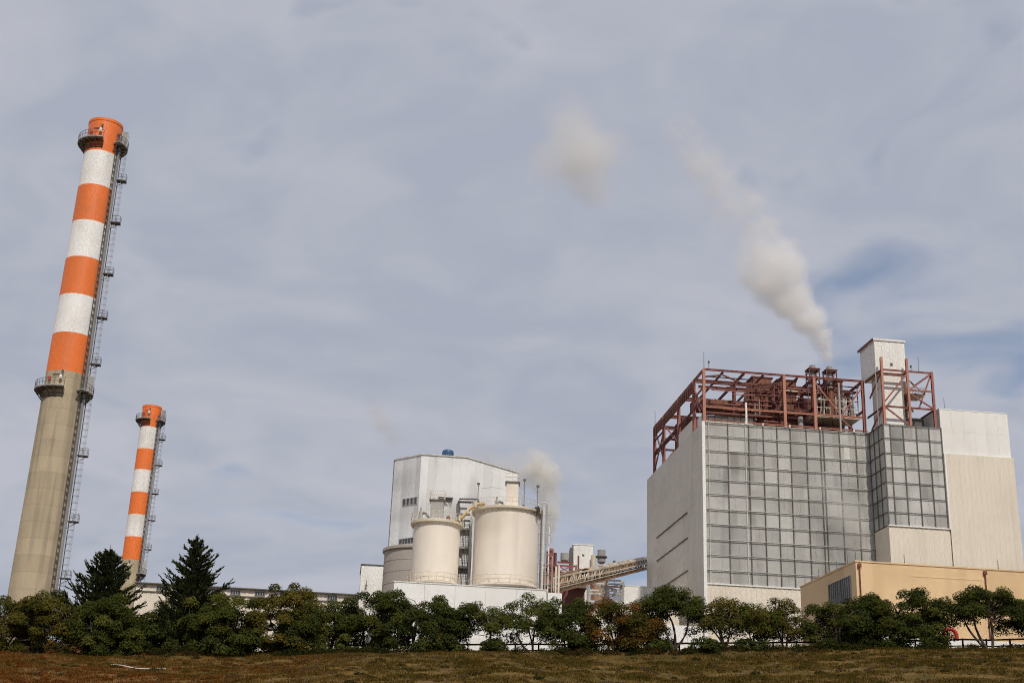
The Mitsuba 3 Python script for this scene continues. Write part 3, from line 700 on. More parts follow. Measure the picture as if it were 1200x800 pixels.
def ring_rail(c, r, z, h=1.1, n=20, a0=0.0, a1=2 * math.pi, t=0.04):
    m = MB()
    for a in np.linspace(a0, a1, n, endpoint=abs(a1 - a0) < 6.2):
        q = np.array([c[0] + r * math.cos(a), c[1] + r * math.sin(a), z]); m.beam(q, q + [0, 0, h], t * 1.3)
    for zz in (z + h * 0.52, z + h):
        m.path([[c[0] + r * math.cos(a), c[1] + r * math.sin(a), zz] for a in np.linspace(a0, a1, 3 * n)], t * 0.8, 5)
    return m


def silo(name, label, c, r, zb, zt, head, cap_m):
    say(name, label, 'silo')
    MB().lathe(c, [(r - 0.1, Z0), (r - 0.1, zb)], 64).build(name + '__plinth', M_gconc, 40)
    MB().lathe(c, [(r, zb), (r, zt - 0.35), (r - 0.15, zt + 0.05), (0.01, zt + 0.35)], 96).build(name + '__shell', M_tank, 40)
    m = MB()
    for z in np.arange(zb + 1.9, zt - 0.6, 1.85): m.lathe(c, [(r + 0.001, z - 0.03), (r + 0.012, z), (r + 0.001, z + 0.03)], 96)
    m.build(name + '__weld_seam', M_tank, 40)
    k = MB().lathe(c, [(r + 0.003, zt - 0.42), (r + 0.42, zt - 0.40), (r + 0.42, zt - 0.12), (r + 0.003, zt - 0.12)], 96).build(name + '__rim_walkway', M_tanktrim, 40)
    m = MB()
    for a in np.linspace(0, 2 * math.pi, 40, endpoint=False):
        o = np.array([math.cos(a), math.sin(a)])
        m.beam([*(np.array(c) + o * (r + 0.01)), zt - 0.85], [*(np.array(c) + o * (r + 0.4)), zt - 0.42], 0.07)
    m.build(k + '__bracket', M_tanktrim)
    ring_rail(c, r + 0.36, zt - 0.1, 1.05, 26).build(k + '__railing', M_tanktrim)
    k = MB().lathe(c, [(r + 0.003, zb + 0.15), (r + 0.45, zb + 0.17), (r + 0.45, zb + 0.27), (r + 0.003, zb + 0.27)], 96).build(name + '__foot_walkway', M_tank, 40)
    ring_rail(c, r + 0.42, zb + 0.27, 1.1, 22).build(k + '__railing', M_tanktrim)
    x0, x1, y0, y1, z1 = head
    cx, cy = c
    k = MB().box(cx + x0, cx + x1, cy + y0, cy + y1, zt - 0.1, z1).build(name + '__head_house', cap_m)
    MB().box(cx + x0 - 0.18, cx + x1 + 0.18, cy + y0 - 0.18, cy + y1 + 0.18, z1, z1 + 0.14).build(k + '__roof', M_mull)
    m = MB()
    q = [(cx + x0 - 0.1, cy + y0 - 0.1), (cx + x1 + 0.1, cy + y0 - 0.1), (cx + x1 + 0.1, cy + y1 + 0.1), (cx + x0 - 0.1, cy + y1 + 0.1)]
    for i in range(4):
        a, b = np.array(q[i]), np.array(q[(i + 1) % 4])
        for tt in (0, 0.5): m.beam([*(a + (b - a) * tt), z1 + 0.14], [*(a + (b - a) * tt), z1 + 1.25], 0.05)
        for h in (0.7, 1.25): m.beam([*a, z1 + h], [*b, z1 + h], 0.045)
    m.build(k + '__railing', M_tanktrim)
    # dust filter, elbow duct and motor beside the head house
    MB().tube((cx + x0 - 1.2, cy - 1.2, zt), (cx + x0 - 1.2, cy - 1.2, zt + 1.1), 0.28, n=12).tube((cx + x0 - 1.2, cy - 1.2, zt + 1.1), (cx + x0 - 1.2, cy - 1.2, zt + 1.7), 0.12, n=8).build(name + '__dust_filter', M_galv, 40)
    MB().path([[cx + x0 - 0.9, cy - 1.3, zt + 1.0], [cx + x0 - 0.5, cy - 1.3, zt + 0.9], [cx + x0 - 0.1, cy - 1.2, zt + 0.35]], 0.16, 8).build(name + '__elbow_duct', M_greydk, 40)
    MB().lathe((cx + x1 + 0.7, cy - 1.3), [(0.01, zt), (0.26, zt), (0.28, zt + 0.4), (0.2, zt + 0.65), (0.08, zt + 0.75), (0.01, zt + 0.75)], 12).build(name + '__motor', M_rust, 40)
    MB().path([[cx + x1 + 0.7, cy - 1.3, zt + 0.7], [cx + x1 + 0.7, cy - 1.3, zt + 2.0], [cx + x1 + 0.5, cy - 1.3, zt + 2.4], [cx + x1 + 0.1, cy - 1.2, zt + 2.5]], 0.07, 6).build(name + '__vent_pipe', M_alu, 40)


silo('silo', 'larger cream round silo with a head house on its roof, right of the pair', (0.25, 172.0), 4.30, 28.9, 39.35, (-0.25, 1.35, -1.7, 0.2, 42.9), M_tank)
silo('silo_001', 'smaller cream round silo with a grey steel head house, left of the pair', (-8.84, 169.77), 3.02, 28.7, 37.0, (-0.95, 0.75, -1.3, 0.4, 39.7), M_galv)
for x, y, z in ((-3.75, 172.2, 42.9), (2.35, 168.2, 42.7), (4.15, 170.2, 42.4)):
    m = MB().tube((x, y, 39.2), (x, y, z), 0.05, n=6).box(x - 0.2, x + 0.2, y - 0.3, y + 0.1, z, z + 0.2)
    m.build('silo__floodlight', M_greydk)
m = MB().path([[-3.2, 169.9, 40.0], [-3.2, 169.9, 41.9], [-1.8, 169.2, 41.95], [-0.4, 169.0, 41.7]], 0.05, 6)
m.build('silo__pipe_loop', M_alu)
MB().tube((3.95, 169.6, 39.2), (4.35, 169.4, 39.2), 0.42, n=16).tube((4.2, 169.5, 39.2), (4.25, 169.48, 38.4), 0.2, n=10).build('silo__side_fan', M_dark, 40)
say('chute', 'ochre twin pipe chute sloping down from the larger silo to the smaller one', 'pipe')
for dy in (0.0, 0.6):
    MB().path([[-6.7, 168.0 + dy, 36.9], [-5.6, 168.2 + dy, 37.6], [-4.6, 168.6 + dy, 38.9], [-3.6, 169.0 + dy, 39.6], [-2.7, 169.2 + dy, 39.7]], 0.15, 10).build('chute__pipe', M_yellow, 40)
m = MB()
for p in ([-5.9, 168.1, 37.4], [-4.9, 168.4, 38.5], [-3.9, 168.9, 39.4]): m.box(p[0] - 0.12, p[0] + 0.12, p[1] - 0.3, p[1] + 0.95, p[2] - 0.35, p[2] + 0.35)
m.build('chute__clamp', M_tanktrim)
say('pipe_rack', 'dark open steel tower packed with pipes in the gap between the two silos', 'pipe rack')
for x in (-6.35, -4.55):
    for y in (174.5, 178.5): MB().ibeam((x, y, Z0), (x, y, 41.0), 0.3).build('pipe_rack__column', M_greydk if x < -5 else M_alu)
for z in (29.6, 32.2, 34.8, 37.4, 39.3, 41.0):
    m = MB()
    for y in (174.5, 178.5): m.beam((-6.5, y, z), (-4.4, y, z), 0.2, 0.26)
    for x in (-6.35, -4.55): m.beam((x, 174.5, z), (x, 178.5, z), 0.2, 0.26)
    if z < 39: m.box(-6.3, -4.6, 174.7, 178.4, z - 0.05, z)
    m.build('pipe_rack__deck', M_galv if z in (34.8, 37.4) else M_greydk)
for i in range(7):
    x = -6.1 + i * 0.22
    MB().tube((x, 174.9 + 0.5 * (i % 3), 24), (x, 174.9 + 0.5 * (i % 3), 37.2 + 0.5 * (i % 4)), 0.07, n=6).build('pipe_rack__pipe', M_alu if i % 3 else M_greydk)
m = MB()
for i in range(40):
    y = 177.6 + 0.3 * (i % 3)
    z = 29.7 + i * 0.24
    m.box(-6.2 + 0.1 * (i % 2), -4.7, y, y + 0.18, z, z + 0.03)
m.build('pipe_rack__stair', M_greydk)
MB().path([[-6.5, 174, 30], [-6.5, 174, 40.6], [-6.2, 174, 41.3], [-3.8, 174, 41.35], [-3.2, 174, 40.2]], 0.12, 8).build('pipe_rack__riser', M_greydk, 40)
say('riser_pipes', 'bundle of pale vertical pipes standing against the right side of the larger silo', 'pipe')
for x, y, r, zt, mm in ((4.75, 170.6, 0.10, 39.4, M_greydk), (5.05, 170.9, 0.16, 39.9, M_alu), (5.45, 171.0, 0.10, 40.3, M_galv), (5.85, 171.2, 0.06, 37.4, M_upper), (6.35, 171.4, 0.08, 33.6, M_galv), (6.9, 172.4, 0.13, 32.4, M_tank), (7.3, 172.6, 0.13, 32.6, M_tank)):
    MB().tube((x, y, Z0), (x, y, zt), r, n=8).build('riser_pipes__pipe', mm, 40)
m = MB()
for z in np.arange(28.5, 39.5, 1.3): m.beam((4.4, 170.75, z), (5.95, 171.1, z), 0.10, 0.08)
m.build('riser_pipes__bracket', M_galv)
MB().path([[5.45, 171, 40.2], [5.35, 171, 40.5], [4.9, 171, 40.55], [4.3, 170.9, 40.2], [4.0, 170.8, 39.6]], 0.08, 6).build('riser_pipes__bend', M_alu, 40)

# ------------------------------------------------------------------ white low building in front of the silos
say('white_shed', 'long plain white low building running in front of the cream silos, behind the trees', 'industrial building')
FC = (np.array([-12.07, 147.07, 0.0]), E1, E2)
for i in range(5):
    a, b = 17.15 * i / 5, 17.15 * (i + 1) / 5
    MB(FC).box(a + 0.01, b - 0.01, 0, 0.2, Z0, 25.5).build('white_shed__wall__panel', M_white)
MB(FC).box(0.05, 17.1, 0.25, 18, Z0, 25.4).build('white_shed__core_wall', M_white)
MB(FC).box(-0.1, 17.25, -0.08, 0.5, 25.5, 25.6).build('white_shed__coping', M_upper)
MB(FC).box(17.4, 19.0, 0.5, 12, Z0, 25.35).build('white_shed__annex', M_white)
say('yard_wall', 'low pale wall along the yard behind the middle trees, below the conveyor', 'wall')
FY = (np.array([-24.0, 134.0, 0.0]), E1, E2)
for i in range(28):
    MB(FY).box(i * 1.62 + 0.01, i * 1.62 + 1.60, 0.012 * rng.random(), 0.25, Z0, 17.3 if i < 8 else 20.8 if i > 18 else 18.4).build('yard_wall__panel', M_white if i < 19 else M_upper)
m = MB(FY)
m.path([[33.9 + 1.6 * math.cos(t) * (1 + 0.1 * math.sin(3 * t)), -0.12 - 0.02 * t, 18.6 + 1.5 * math.sin(t) + 0.5 * math.sin(t * 0.5)] for t in np.linspace(2.2, 6.6, 30)], 0.07, 6)
say(m.build('hose', M_dark, 40), 'black hose hung in a loop on the pale yard wall', 'hose')

# ------------------------------------------------------------------ conveyor and its trestle
A, Bq = np.array([6.6, 199.0, 33.2]), np.array([31.9, 289.9, 54.0])
dv = (Bq - A) / np.linalg.norm(Bq - A)
sd = np.array([dv[1], -dv[0], 0]); sd /= np.linalg.norm(sd)
say('conveyor', 'rusty beige sloping conveyor gallery climbing to the boiler house', 'conveyor')
L = np.linalg.norm(Bq - A)
at = lambda s, side, h: A + dv * s + sd * side + np.array([0, 0, h])
for side in (-1.1, 1.1):
    MB().ibeam(at(0, side, 0.1), at(L, side, 0.1), 0.25, 0.35).build('conveyor__bottom_chord', M_conv)
    MB().beam(at(0, side, 2.2), at(L, side, 2.2), 0.2, 0.24).build('conveyor__top_chord', M_tanktrim if side > 0 else M_conv)
MB().beam(at(0, 0, -0.12), at(L, 0, -0.12), 2.5, 0.14).build('conveyor__floor', M_rust)
n = 30
for i in range(n):
    s0, s1 = L * i / n, L * (i + 1) / n
    for side in (-1.1, 1.1):
        MB().beam(at(s0, side, 0.2), at(s0, side, 2.2), 0.13).build('conveyor__strut', M_tanktrim if side > 0 and i < 13 else M_conv)
        MB().beam(at(s0 if i % 2 else s1, side, 0.25), at(s1 if i % 2 else s0, side, 2.15), 0.12).build('conveyor__brace', M_tanktrim if side > 0 and i < 13 else M_conv)
for i in range(9, 30):
    s0, s1 = L * i / n + 0.06, L * (i + 1) / n - 0.06
    pts = []
    m = MB()
    aa = np.linspace(0.1, math.pi - 0.1, 7)
    v = [at(s, 0.95 * math.cos(t), 1.15 + 1.35 * math.sin(t)) for s in (s0, s1) for t in aa]
    m.add(v, [f for j in range(6) for f in ([j, j + 7, j + 8], [j, j + 8, j + 1])])
    m.build('conveyor__hood', M_galv if i % 3 else M_conv)
MB().beam(at(0, 0, 0.9), at(L, 0, 0.9), 1.2, 0.08).build('conveyor__belt', M_dark)
MB().beam(at(0, 1.35, 1.2), at(L, 1.35, 1.2), 0.16, 0.16).beam(at(0, 1.3, 0.55), at(L, 1.3, 0.55), 0.12, 0.12).build('conveyor__pipe', M_tanktrim)
say('transfer_house', 'dark brown hopper house under the lower end of the conveyor', 'industrial building')
MB().box(9.2, 13.8, 222, 227, Z0, 37.6).build('transfer_house__wall', M_reddark)
MB().box(9.0, 14.0, 221.8, 227.2, 37.6, 37.8).build('transfer_house__roof', M_rust)
say('trestle', 'pale cross braced steel trestle standing below the conveyor', 'trestle')
X = (16.6, 19.95, 23.2)
for x in X:
    for y in (254, 258): MB().ibeam((x, y, Z0), (x, y, 45.2 if x < 23 else 44.6), 0.34).build('trestle__leg', M_galv)
for z in (40.6, 42.7, 44.7):
    for y in (254, 258): MB().beam((X[0], y, z), (X[2], y, z), 0.26, 0.3).build('trestle__beam', M_alu)
for (a, b, z0, z1) in ((0, 1, 44.5, 42.9), (1, 2, 42.9, 44.4), (0, 2, 42.5, 40.0), (0, 2, 40.0, 42.5), (0, 1, 40.5, 37), (1, 2, 37, 40.5), (0, 2, 44.3, 42.6)):
    MB().beam((X[a], 253.9, z0), (X[b], 253.9, z1), 0.22).build('trestle__brace', M_galv)
say('pipe_bridge', 'red braced pipe bridge behind the trestle, right of the conveyor foot', 'pipe bridge')
m = MB()
for z in (47.0, 49.8): m.beam((22.0, 292, z), (32.0, 292, z), 0.34)
MB().add(*m.mesh()).build('pipe_bridge__chord', M_red)
for i in range(4): MB().beam((23.5 + i * 2.8, 292, 47), (23.5 + i * 2.8, 292, 49.8), 0.26).build('pipe_bridge__post', M_red)
for i in range(3): MB().beam((23.5 + i * 2.8, 292, 47 if i % 2 else 49.8), (26.3 + i * 2.8, 292, 49.8 if i % 2 else 47), 0.24).build('pipe_bridge__brace', M_reddark)
MB().beam((32.0, 292, Z0), (32.0, 292, 49.8), 0.4).build('pipe_bridge__post', M_reddark)
say('white_store', 'plain white low building between the trestle and the boiler house', 'industrial building')
FR = (np.array([24.0, 260.85, 0.0]), E1, E2)
MB(FR).box(0, 14, 0, 12, Z0, 44.9).build('white_store__wall', M_white)
MB(FR).box(-0.1, 14.1, -0.1, 12.1, 44.9, 45.05).build('white_store__coping', M_upper)
say('cream_store', 'low cream building below the trestle, its roof just over the trees', 'industrial building')
FQ = (np.array([10.0, 236.0, 0.0]), E1, E2)
MB(FQ).box(0, 22, 0, 10, Z0, 37.0).build('cream_store__wall', M_cream)
MB(FQ).box(-0.1, 22.1, -0.15, 10, 37.0, 37.2).build('cream_store__coping', M_upper)

# ------------------------------------------------------------------ far generating unit
U = 'far_unit'
say(U, 'distant second generating unit, red steelwork with drums and a white lift tower', 'power station building')
FU = (np.array([0.0, 424.0, 0.0]), np.array([1.0, 0, 0]), np.array([0, 1.0, 0]))
MB(FU).box(22.5, 28.8, 0, 6, 60, 84.6).build(U + '__lift_tower', M_upper)
MB(FU).box(22.2, 29.0, -0.2, 6.2, 84.6, 84.9).build(U + '__lift_tower__roof', M_white)
MB(FU).box(25.3, 26.0, -0.06, -0.004, 81.0, 81.7).build(U + '__lift_tower__window', M_greydk)
MB(FU).box(21.4, 22.48, 0.5, 6, 60, 83.8).build(U + '__lift_tower__shaded_side', M_greydk)  # dark box paints in the shaded left side of the tower
for x, r, z0, z1 in ((19.7, 1.42, 78.6, 81.5), (31.5, 1.3, 78.6, 83.0)):
    MB(FU).lathe((x, -1.0), [(0.01, z0), (r * 0.55, z0), (r, z0 + 0.6), (r, z1), (r - 0.1, z1), (0.01, z1 - 0.3)], 28).build(U + '__drum', M_galv, 40)
MB(FU).lathe((31.5, -1.0), [(1.5, 80.6), (1.9, 80.6), (1.9, 81.0), (1.5, 81.0)], 28).build(U + '__drum__gallery', M_greydk, 40)
MB(FU).lathe((28.9, -1.5), [(0.75, 74), (0.75, 81.2), (0.01, 81.3)], 16).build(U + '__vessel', M_tanktrim, 40)
for x, z1 in ((13.7, 82.0), (15.2, 83.0), (16.6, 81.6)):
    MB(FU).lathe((x, -1.0), [(0.5, 70), (0.5, z1), (0.4, z1), (0.4, z1 - 1)], 14).build(U + '__stack', M_reddark if x != 15.2 else M_red, 40)
m = MB(FU)
for x in (14.6, 15.9):
    for y in (-2.0, -0.4): m.beam((x, y, 70), (x, y, 82.6), 0.3)
for z in (76, 78, 80.2, 82.4): m.beam((14.5, -2.0, z), (16.0, -2.0, z), 0.25)
m.build(U + '__stack_frame', M_red)
for x in (12.0, 17.4, 22.0, 24.0, 29.2, 33.2):
    MB(FU).ibeam((x, -2.5, 60), (x, -2.5, 77.4 if x not in (24.0,) else 80.6), 0.55).build(U + '__column', M_red if x != 24.0 else M_reddark)
for z, a, b in ((77.2, 12.0, 23.0), (75.0, 12.0, 23.0), (77.2, 28.9, 33.4), (74.6, 28.0, 33.4), (78.3, 17.2, 22.5), (76.2, 24, 29.4), (73.6, 24, 29.2)):
    MB(FU).ibeam((a, -2.5, z), (b, -2.5, z), 0.45, 0.55).build(U + '__beam', M_red)
for p, q in (((12.2, 75), (14.6, 77.2)), ((17.6, 77.2), (21.5, 75)), ((17.6, 75.1), (21.6, 77.1)), ((29.4, 77), (33, 74.8)), ((24.2, 72), (29, 76))):
    MB(FU).beam((p[0], -2.6, p[1]), (q[0], -2.6, q[1]), 0.32).build(U + '__brace', M_red)
MB(FU).box(12.3, 34.0, 1.0, 14, 40, 75.8).build(U + '__casing', M_rust)
MB(FU).box(12.6, 21.0, -1.6, 0.9, 71.0, 74.4).build(U + '__duct', M_red)
MB(FU).box(28.6, 33.4, -1.8, 0.9, 60, 76.2).build(U + '__duct', M_conv)
MB(FU).tube((35.6, -2, 70), (35.6, -2, 79.0), 0.1, n=6).lathe((35.6, -2), [(0.01, 78.7), (0.45, 78.8), (0.5, 79.4), (0.01, 79.8)], 10).build(U + '__beacon', M_greydk, 40)

# ------------------------------------------------------------------ ochre building at the lower right
O = 'ochre_building'
say(O, 'flat roofed ochre building in front of the boiler house at the lower right', 'industrial building')
FO = (np.array([43.58, 162.25, 0.0]), E1, E2)
MB(FO).box(0, 34, 0, 20.5, 23.8, 32.6).build(O + '__wall', M_ochre)
MB(FO).box(-0.06, 34.1, -0.06, 20.6, Z0, 23.8).build(O + '__plinth', M_upper)
MB(FO).box(-0.1, 34.1, -0.1, 20.6, 32.6, 32.78).build(O + '__coping', M_ochre)
MB(FO).box(7.2, 16.4, -0.05, -0.004, 31.2, 31.3).box(7.2, 7.3, -0.05, -0.004, 26, 31.2).box(16.3, 16.4, -0.05, -0.004, 26, 31.2).build(O + '__trim', M_ochre)
for x in (0.42, 16.75):
    MB(FO).tube((x, -0.16, 24), (x, -0.16, 32.0), 0.09, n=8).box(x - 0.22, x + 0.22, -0.32, -0.11, 31.95, 32.4).build(O + '__drain_pipe', M_reddark)
FOL = (np.array([43.58, 162.25, 0.0]), -E2, E1)                    # the left wall: x runs towards the road, y into the building
for y0, y1 in ((-9.45, -5.75), (-5.25, -1.85)):
    window(O, FOL, y0, y1, 0.0, 28.3, 31.15, 5, 0.14)
for x, y in ((0.1, 18.8), (0.1, 13.4), (0.1, 10.0), (0.1, 6.7), (0.1, 2.9), (0.1, 0.2), (6.4, 0.1), (12.8, 0.1), (18.7, 0.1), (25, 0.1)):
    MB(FO).tube((x, y, 32.78), (x, y, 34.0), 0.05, 0.03, 6).build(O + '__lightning_rod', M_mull)

# ------------------------------------------------------------------ red goose-neck vent
p = np.array([37.7, 113.5, 14.8])
say('vent_pipe', 'bright red goose neck vent pipe behind the fence at the lower right', 'vent pipe')
MB().path(np.array([p + [0, 0, z] for z in (0, 1.6, 2.5)] + [p + [0.55 - 0.55 * math.cos(t), 0, 2.5 + 0.55 * math.sin(t)] for t in np.linspace(0.4, 3.0, 9)] + [p + [1.1, 0, 2.1]]), 0.17, 14).build('vent_pipe__tube', M_redpipe, 40)
MB().lathe(p[:2], [(0.175, 16.6), (0.27, 16.6), (0.27, 16.72), (0.175, 16.72)], 20).build('vent_pipe__flange', M_redpipe, 40)
say('metal_sheet', 'maroon sloping sheet half hidden behind the trunks under the rusty tree', 'sheet')
MB().add([[5.9, 109.5, 14.2], [7.2, 109.3, 14.4], [7.6, 109.9, 15.7], [6.9, 110.0, 15.5], [5.9, 109.56, 14.2], [7.2, 109.36, 14.4], [7.6, 109.96, 15.7], [6.9, 110.06, 15.5]],
         [[0, 1, 2], [0, 2, 3], [4, 6, 5], [4, 7, 6], [0, 4, 5], [0, 5, 1], [1, 5, 6], [1, 6, 2], [2, 6, 7], [2, 7, 3], [3, 7, 4], [3, 4, 0]]).build('metal_sheet__sheet', M_reddark)

# ------------------------------------------------------------------ fence on the bank
say('fence', 'dark wooden post and rail fence on the bank under the trees', 'fence')
fy = lambda x: 108.2 + 0.5 * math.sin(x * 0.11)
fz = lambda x: float(ground_z(x, fy(x)))
px_ = np.arange(-52, 58, 1.9)
for x in px_:
    MB().box(x - 0.06, x + 0.06, fy(x) - 0.06, fy(x) + 0.06, fz(x) - 0.3, fz(x) + 1.12).build('fence__post', M_fence)
for a, b in zip(px_[:-1], px_[1:]):
    for h, w in ((1.02, 0.13), (0.52, 0.09)):
        MB().beam((a, fy(a) - 0.09, fz(a) + h), (b - 0.01, fy(b) - 0.09, fz(b) + h), 0.06, w).build('fence__rail', M_fence)
    MB().beam((a, fy(a) - 0.10, fz(a) + 0.12), (b - 0.01, fy(b) - 0.10, fz(b) + 0.12), 0.08, 0.34).build('fence__kick_board', M_fence)
pts = [[-26.8, 93.5, 0], [-26.0, 93.2, 0], [-25.0, 92.9, 0], [-24.0, 92.7, 0], [-22.8, 92.6, 0]]
P2 = np.array([[x, y, float(ground_z(x, y)) + 0.10] for x, y, _ in pts])
say(MB().path(P2, 0.035, 8).build('hose', M_alu, 40), 'thin pale hose lying on the reddish grass of the bank at the lower left', 'hose')


# ------------------------------------------------------------------ trees
def leaves(pos, out, size, rng, ratio=0.5):
    """Leaf-sized folded quads at pos; out is the way each tends to face."""
    n = len(pos)
    nrm = out + rng.normal(0, 0.55, (n, 3)); nrm /= np.linalg.norm(nrm, axis=1, keepdims=True)
    t = np.cross(nrm, rng.normal(0, 1, (n, 3))); t /= np.linalg.norm(t, axis=1, keepdims=True)
    b = np.cross(nrm, t)
    s = size * rng.uniform(0.65, 1.35, (n, 1))
    v = np.stack([pos - t * s, pos + b * s * ratio + nrm * s * 0.12, pos + t * s, pos - b * s * ratio + nrm * s * 0.12], 1).reshape(-1, 3)
    i = np.arange(n)[:, None] * 4
    return v, np.vstack([i + [0, 1, 2], i + [0, 2, 3]])


def limb(m, p, q, r0, r1, rng, bend=0.12, n=5):
    t = np.linspace(0, 1, n)[:, None]
    p, q = np.asarray(p, float), np.asarray(q, float)
    off = rng.normal(0, bend, 3) * np.linalg.norm(q - p)
    pts = p + (q - p) * t + off * np.sin(t * np.pi)
    m.path(pts, np.linspace(r0, r1, n), 6)
    return pts


PAL = {'green': [(0.0625, 0.0725, 0.0163), (0.0438, 0.0525, 0.0125), (0.0875, 0.0900, 0.0200)], 'olive': [(0.0850, 0.0750, 0.0163), (0.0562, 0.0550, 0.0137), (0.1125, 0.0900, 0.0187)],
       'rust': [(0.1400, 0.0700, 0.0175), (0.0875, 0.0600, 0.0150), (0.0625, 0.0600, 0.0150)], 'deep': [(0.0488, 0.0587, 0.0150), (0.0350, 0.0450, 0.0125), (0.0675, 0.0713, 0.0163)]}


def tree(name, label, x, y, h, w, pal, low, seed, n_leaf=8500, lean=0.0, stems=3, dens=1.0, group=None, cat='tree'):
    """A salt-wind tree: several leaning stems and a domed crown of leaf clumps. low: height of the crown's underside as a share of h."""
    rng = np.random.default_rng(seed)
    say(name, label, cat, group)
    z = float(ground_z(x, y)) - 0.05
    wood = MB()
    clumps = []
    low = max(0.0, low - 0.12)
    nc = int((46 if low < 0.1 else 36) * (w / 4.5))
    for i in range(nc * 4):
        u = rng.random(); a = rng.uniform(0, 2 * math.pi)
        # a dome that is fuller towards its edge
        rr = math.sqrt(rng.uniform(0.02, 1.0))
        dome = math.sqrt(max(0.0, 1 - (rr * 0.96) ** 2))
        top = low + (1 - low) * (0.22 + 0.78 * dome)
        bot = low + (0.0 if low < 0.15 else 0.16 * (1 - rr))
        hz = bot + (top - bot) * (1 - rng.random() ** 1.15)
        c = np.array([rr * math.cos(a) * w / 2 * 0.92 + lean * hz * h * 0.3, rr * math.sin(a) * w / 2 * 0.7, hz * h * 0.93])
        rad = rng.uniform(0.46, 0.80) * min(1.0, 0.35 + 0.16 * h)
        if all(np.linalg.norm((c - o) * [1, 0.8, 1.2]) > 0.42 for o, _ in clumps): clumps.append((c, rad))
        if len(clumps) >= nc: break
    stems_p = []
    for s in range(stems):
        a = rng.uniform(0, 2 * math.pi) if stems > 1 else 0
        d = rng.uniform(0.10, 0.30) * w
        foot = np.array([x + rng.normal(0, 0.14), y + rng.normal(0, 0.14), z])
        tip = np.array([x + math.cos(a) * d + lean * h * 0.25, y + math.sin(a) * d * 0.7, z + h * rng.uniform(0.5, 0.72)])
        stems_p.append(limb(wood, foot, tip, 0.11 * h / 4.5, 0.045, rng, 0.09, 7))
    allp = np.vstack([s[2:] for s in stems_p])
    for c, rad in clumps:
        q = np.array([x, y, z]) + c
        p = allp[np.argmin(np.linalg.norm((allp - q) * [1, 1, 1.5] + [0, 0, 0.4], axis=1))]
        limb(wood, p, q, 0.035, 0.012, rng, 0.10, 4)
    wood.build(name + '__trunk', M_bark, True)
    per = np.array([r ** 2 for _, r in clumps]); per = (per / per.sum() * n_leaf * dens).astype(int)
    V, F, C, n0 = [], [], [], 0
    pal_ = np.array(PAL[pal])
    for (c, rad), n in zip(clumps, per):
        d = rng.normal(0, 1, (n, 3)); d /= np.linalg.norm(d, axis=1, keepdims=True)
        d[:, 2] = np.where(d[:, 2] < -0.35, -d[:, 2], d[:, 2])
        r = rad * (1 - 0.55 * rng.random((n, 1)) ** 1.8)
        pos = np.array([x, y, z]) + c + d * r * [1.08, 1.0, 0.95] * (1 + 0.35 * (meshkit.noise((c + d) * 3.1, seed)[:, None] - 0.5))
        v, f = leaves(pos, d + [0, -0.2, 0.5], 0.082, rng)
        base = pal_[rng.choice(3, p=[0.48, 0.26, 0.26])] * rng.uniform(0.82, 1.28)
        col = np.repeat(base * rng.uniform(0.7, 1.35, (n, 1)) * rng.uniform(0.92, 1.08, (n, 3)), 4, 0)
        V.append(v); F.append(f + n0); C.append(col); n0 += len(v)
    put(name + '__crown', (np.vstack(V), np.vstack(F)), 'm_leaf', color=np.clip(np.vstack(C), 0, 1))


